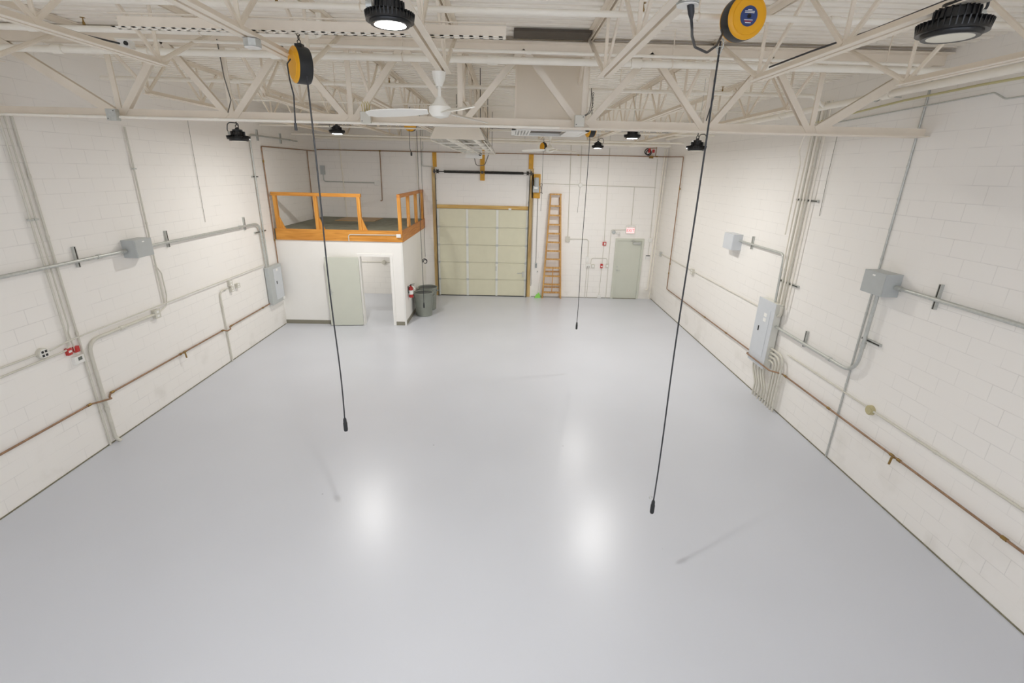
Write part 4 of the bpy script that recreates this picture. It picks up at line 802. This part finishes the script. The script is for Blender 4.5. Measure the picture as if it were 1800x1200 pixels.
MB().tube([(1.165, YB-.15, .15), (1.355, YB-.045, 1.68)], .011, 8).build('broom_handle', M['white'], br)

# --- exit door and its surroundings
d3 = thing('door_3', 'grey green steel exit door with lever handle under the exit sign', 'door', (4.31, YB, 0), kind='structure')
MB().box(3.885, 4.735, YB-.02, YB-.001, .012, 2.09).build('leaf', M['door'], d3, bevel=.003)
MB().box(3.81, 3.885, YB-.05, YB, 0, 2.165).build('jamb', M['door'], d3); MB().box(4.735, 4.81, YB-.05, YB, 0, 2.165).build('jamb', M['door'], d3); MB().box(3.885, 4.735, YB-.05, YB, 2.09, 2.165).build('frame_head', M['door'], d3)
MB().box(3.885, 4.735, YB-.06, YB, 0, .012).build('threshold', M['caulk'], d3)
MB().lathe([(.03, 0), (.03, .01), (.012, .012), (.012, .05)], (3.95, YB-.02, 1.04), 14, WB).tube([(3.95, YB-.065, 1.04), (4.06, YB-.068, 1.04)], .011, 8).build('lever_handle', M['galv'], d3)
MB().lathe([(.022, 0), (.022, .012)], (3.95, YB-.02, 1.16), 14, WB).build('deadbolt', M['galv'], d3)
cl = MB().box(4.42, 4.70, YB-.075, YB-.02, 1.97, 2.05).build('door_closer', M['galv'], d3, bevel=.006); MB().tube([(4.50, YB-.08, 2.06), (4.30, YB-.14, 2.09), (4.45, YB-.04, 2.13)], .009, 6).build('closer_arm', M['galv'], cl)
for z in (.25, 1.05, 1.85): MB().tube([(4.735, YB-.055, z-.05), (4.735, YB-.055, z+.05)], .009, 8).build('hinge', M['galv'], d3)
ex = thing('exit_sign', 'lit red and white EXIT sign with two small lamps above the exit door', 'sign', (4.28, YB-.04, 2.34))
MB().box(4.13, 4.43, YB-.07, YB, 2.34, 2.62).build('housing', M['white'], ex, bevel=.006)
MB().box(4.14, 4.42, YB-.075, YB-.07, 2.35, 2.535).build('sign_face', M['exit_face'], ex)
cu = bpy.data.curves.new('exit_text', 'FONT'); cu.body = 'EXIT'; cu.size = .135; cu.extrude = .001; cu.align_x = 'CENTER'; cu.align_y = 'CENTER'
tmp = bpy.data.objects.new('tmp_text', cu); COL.objects.link(tmp); bpy.context.view_layer.update()
me = bpy.data.meshes.new_from_object(tmp.evaluated_get(bpy.context.evaluated_depsgraph_get())); bpy.data.objects.remove(tmp)
me.materials.clear(); me.materials.append(M['exit_red']); to = bpy.data.objects.new('lettering', me); COL.objects.link(to); to.parent = ex
to.rotation_euler = (math.pi/2, 0, 0); to.location = (0, -.0375, .102)
for x in (4.19, 4.37): MB().lathe([(.01, 0), (.032, .01), (.034, .05), (.02, .055)], (x, YB-.06, 2.595), 16, (0, -1, -.3)).build('lamp_head', M['white'], ex)
em = thing('emergency_light', 'small grey emergency light head left of the exit sign', 'emergency light', (3.75, YB, 2.32))
MB().lathe([(.065, 0), (.06, .05), (.05, .055)], B(3.72, 2.37, 0), 20, WB).build('junction_box', M['boxgrey'], em); MB().lathe([(.012, 0), (.045, .02), (.05, .07), (.04, .075)], (3.85, YB-.05, 2.36), 16, (.3, -1, -.3)).build('lamp_head', M['white'], em); MB().tube([(3.76, YB-.04, 2.37), (3.85, YB-.05, 2.37)], .012, 8).build('arm', M['white'], em)
conduit('slim conduit over the exit door from the emergency light to the exit sign', [B(3.64, .0, .015), B(3.62, 2.45, .015), B(4.13, 2.46, .015)], .009, 'conduit', .06)
o = bbox('red fire alarm horn strobe left of the exit door', 3.42, 1.97, .12, .13, .05, 'red', 'alarm_horn', 'alarm', None); MB().box(3.40, 3.455, YB-.062, YB-.05, 1.93, 2.01).build('strobe_lens', M['hornwhite'], o)
o = bbox('red fire alarm pull box at hand height left of the exit door', 3.385, 1.18, .085, .15, .06, 'red', 'fire_alarm_pull', 'alarm', None); MB().box(3.355, 3.415, YB-.068, YB-.06, 1.15, 1.19).build('pull_handle', M['white'], o)
conduit('slim white conduit rising from the alarm horn to the roof', [B(3.41, 2.03, .012), B(3.33, 5.1, .012)], .009, 'conduit', 0)
conduit('slim white conduit between the alarm horn and the floor box', [B(3.41, 1.90, .012), B(3.385, .1, .012)], .008, 'conduit', 0)
bbox('small white box at floor level below the fire alarm pull box', 3.39, .065, .13, .11, .07)
o = bbox('tall white light switch plate left of the exit door', 2.86, 1.40, .10, .22, .05, 'white', 'light_switch', 'switch'); MB().box(2.84, 2.88, YB-.055, YB-.05, 1.36, 1.44).build('toggle', M['paper'], o)
o = bbox('white double outlet below the tall switch plate', 2.90, 1.17, .16, .13, .05); MB().box(2.86, 2.885, YB-.054, YB-.05, 1.12, 1.16).build('socket', M['cable'], o); MB().box(2.925, 2.95, YB-.054, YB-.05, 1.12, 1.16).build('socket', M['cable'], o)
o = bbox('grey outlet box beside the white double outlet', 3.08, 1.17, .11, .13, .05, 'conduit'); MB().box(3.05, 3.11, YB-.054, YB-.05, 1.13, 1.21).build('socket', M['paper'], o)
o = bbox('grey outlet box nearest the exit door frame', 3.585, 1.19, .10, .13, .05, 'conduit'); MB().box(3.56, 3.61, YB-.054, YB-.05, 1.15, 1.23).build('socket', M['paper'], o)
conduit('arched slim conduit joining the outlets left of the exit door', [B(3.0, 1.24, .015), B(3.0, 1.45, .015), B(3.57, 1.45, .015), B(3.58, 1.25, .015)], .009, 'conduit', .08)
bbox('grey square box halfway up the end wall right of the ladder', 2.12, 2.10, .15, .17, .06, 'conduit')
conduit('slim conduit bending from the square box down to the switch plate', [B(2.19, 2.11, .02), B(2.86, 2.11, .02), B(2.87, 1.5, .02)], .011, 'conduit', .12)
conduit('slim conduit rising from the square box to the roof, right of the ladder', [B(2.12, 2.18, .02), B(2.05, 5.17, .02)], .011, 'conduit', 0)
conduit('slim conduit dropping from the double outlet to the floor', [B(2.87, 1.1, .012), B(2.86, 0, .012)], .008, 'conduit', 0)
conduit('second slim conduit dropping to the floor from below the switch plate', [B(2.94, 1.1, .012), B(2.94, 0, .012)], .008, 'conduit', 0)
conduit('horizontal slim conduit from the door motor across the end wall', [B(1.18, 3.93, .018), B(5.0, 3.88, .018)], .010, 'conduit', 0, fit=[(B(3.3, 3.90, .018), X_)])
outlet('round white box on the high horizontal conduit of the end wall', B(2.44, 3.91, 0), X_, WB, .07, False, 'white')
conduit('slim conduit rising from the round white box', [B(2.43, 3.98, .018), B(2.40, 5.17, .018)], .009, 'conduit', 0)
conduit('thin cable hanging below the round white box', [B(2.43, 3.84, .01), B(2.40, 3.0, .01)], .004, 'cable', 0)
conduit('slim conduit dropping from the high conduit to the exit sign', [B(4.28, 3.88, .018), B(4.30, 2.62, .018)], .009, 'conduit', .0)
conduit('slim conduit near the far corner dropping to a white box', [B(4.95, 4.8, .018), B(5.02, 2.2, .018)], .009, 'conduit', 0)
bbox('white box right of the exit door frame', 5.02, 2.13, .12, .13, .05)
conduit('slim conduit between the white box and the thermostat by the exit door', [B(5.02, 2.06, .014), B(5.01, 1.6, .014)], .008, 'conduit', 0)
o = bbox('white thermostat with dark top right of the exit door', 5.0, 1.53, .15, .14, .05, 'white', 'thermostat', 'thermostat', None); MB().box(4.93, 5.07, YB-.054, YB-.05, 1.565, 1.595).build('display', M['blackm'], o)
conduit('fat white pipe in the far corner right of the exit door', [B(5.17, 5.1, .04), B(5.13, .36, .04), B(5.06, .34, .04)], .026, 'steel_w', .05)
conduit('second white pipe in the far corner stopping beside the fat pipe', [B(5.24, 5.1, .04), B(5.23, .0, .04)], .02, 'steel_w', 0)

# --- extinguisher and trash cans
fe = thing('fire_extinguisher', 'red fire extinguisher with white tag on the office side wall', 'fire extinguisher', (OX+.09, 13.72, .72))
cx, cy_ = OX+.085, 13.72
MB().lathe([(.0, 0), (.06, .003), (.066, .02), (.066, .27), (.055, .31), (.022, .335), (.022, .36)], (cx, cy_, .72), 24).build('cylinder', M['red'], fe)
MB().box(cx-.02, cx+.02, cy_-.02, cy_+.02, 1.07, 1.10).bar((cx, cy_, 1.11), (cx+.12, cy_-.03, 1.14), .018, .01).bar((cx, cy_, 1.09), (cx+.11, cy_-.03, 1.095), .018, .01).build('valve_lever', M['blackm'], fe)
MB().tube(fillet([(cx-.02, cy_-.02, 1.08), (cx-.06, cy_-.05, 1.06), (cx-.05, cy_-.07, .85)], .04), .01, 8).build('hose', M['blackm'], fe)
MB().lathe([(.0665, .10), (.0675, .101), (.0675, .22), (.0665, .221)], (cx, cy_, .72), 24).build('label_band', M['paper'], fe)
MB().bar((cx+.06, cy_-.05, 1.09), (cx+.14, cy_-.07, .99), .05, .002, (1, 0, 1)).build('inspection_tag', M['paper'], fe)
MB().box(OX, OX+.02, cy_-.03, cy_+.03, .80, 1.05).build('wall_bracket', M['galv'], fe)
def can(label, x, y):
    o = thing('trash_can', label, 'trash can', (x, y, 0), 'grey round trash cans')
    MB().lathe([(.0, .012), (.22, .0), (.232, .012), (.262, .52), (.270, .525), (.272, .60), (.276, .605), (.278, .665), (.290, .672), (.290, .692), (.27, .695), (.262, .66), (.222, .03), (.0, .03)], (x, y, 0), 40).build('body', M['gray_can'], o)
    MB().lathe([(.2625, .66), (.2615, .661), (.2215, .032), (.0, .032)], (x, y, 0), 40).build('lining', M['gray_in'], o)
    o.scale = (1.06, 1.06, 1.06)
    for s in (-1, 1):
        MB().tube(fillet([(x+s*.27, y-.06, .60), (x+s*.315, y-.06, .585), (x+s*.315, y+.06, .585), (x+s*.27, y+.06, .60)], .03), .012, 8).build('handle', M['gray_can'], o)
    return o
can('grey round trash can standing in front of the other one', -2.56, 14.36)
can('grey round trash can standing behind the front one', -2.54, 15.06)
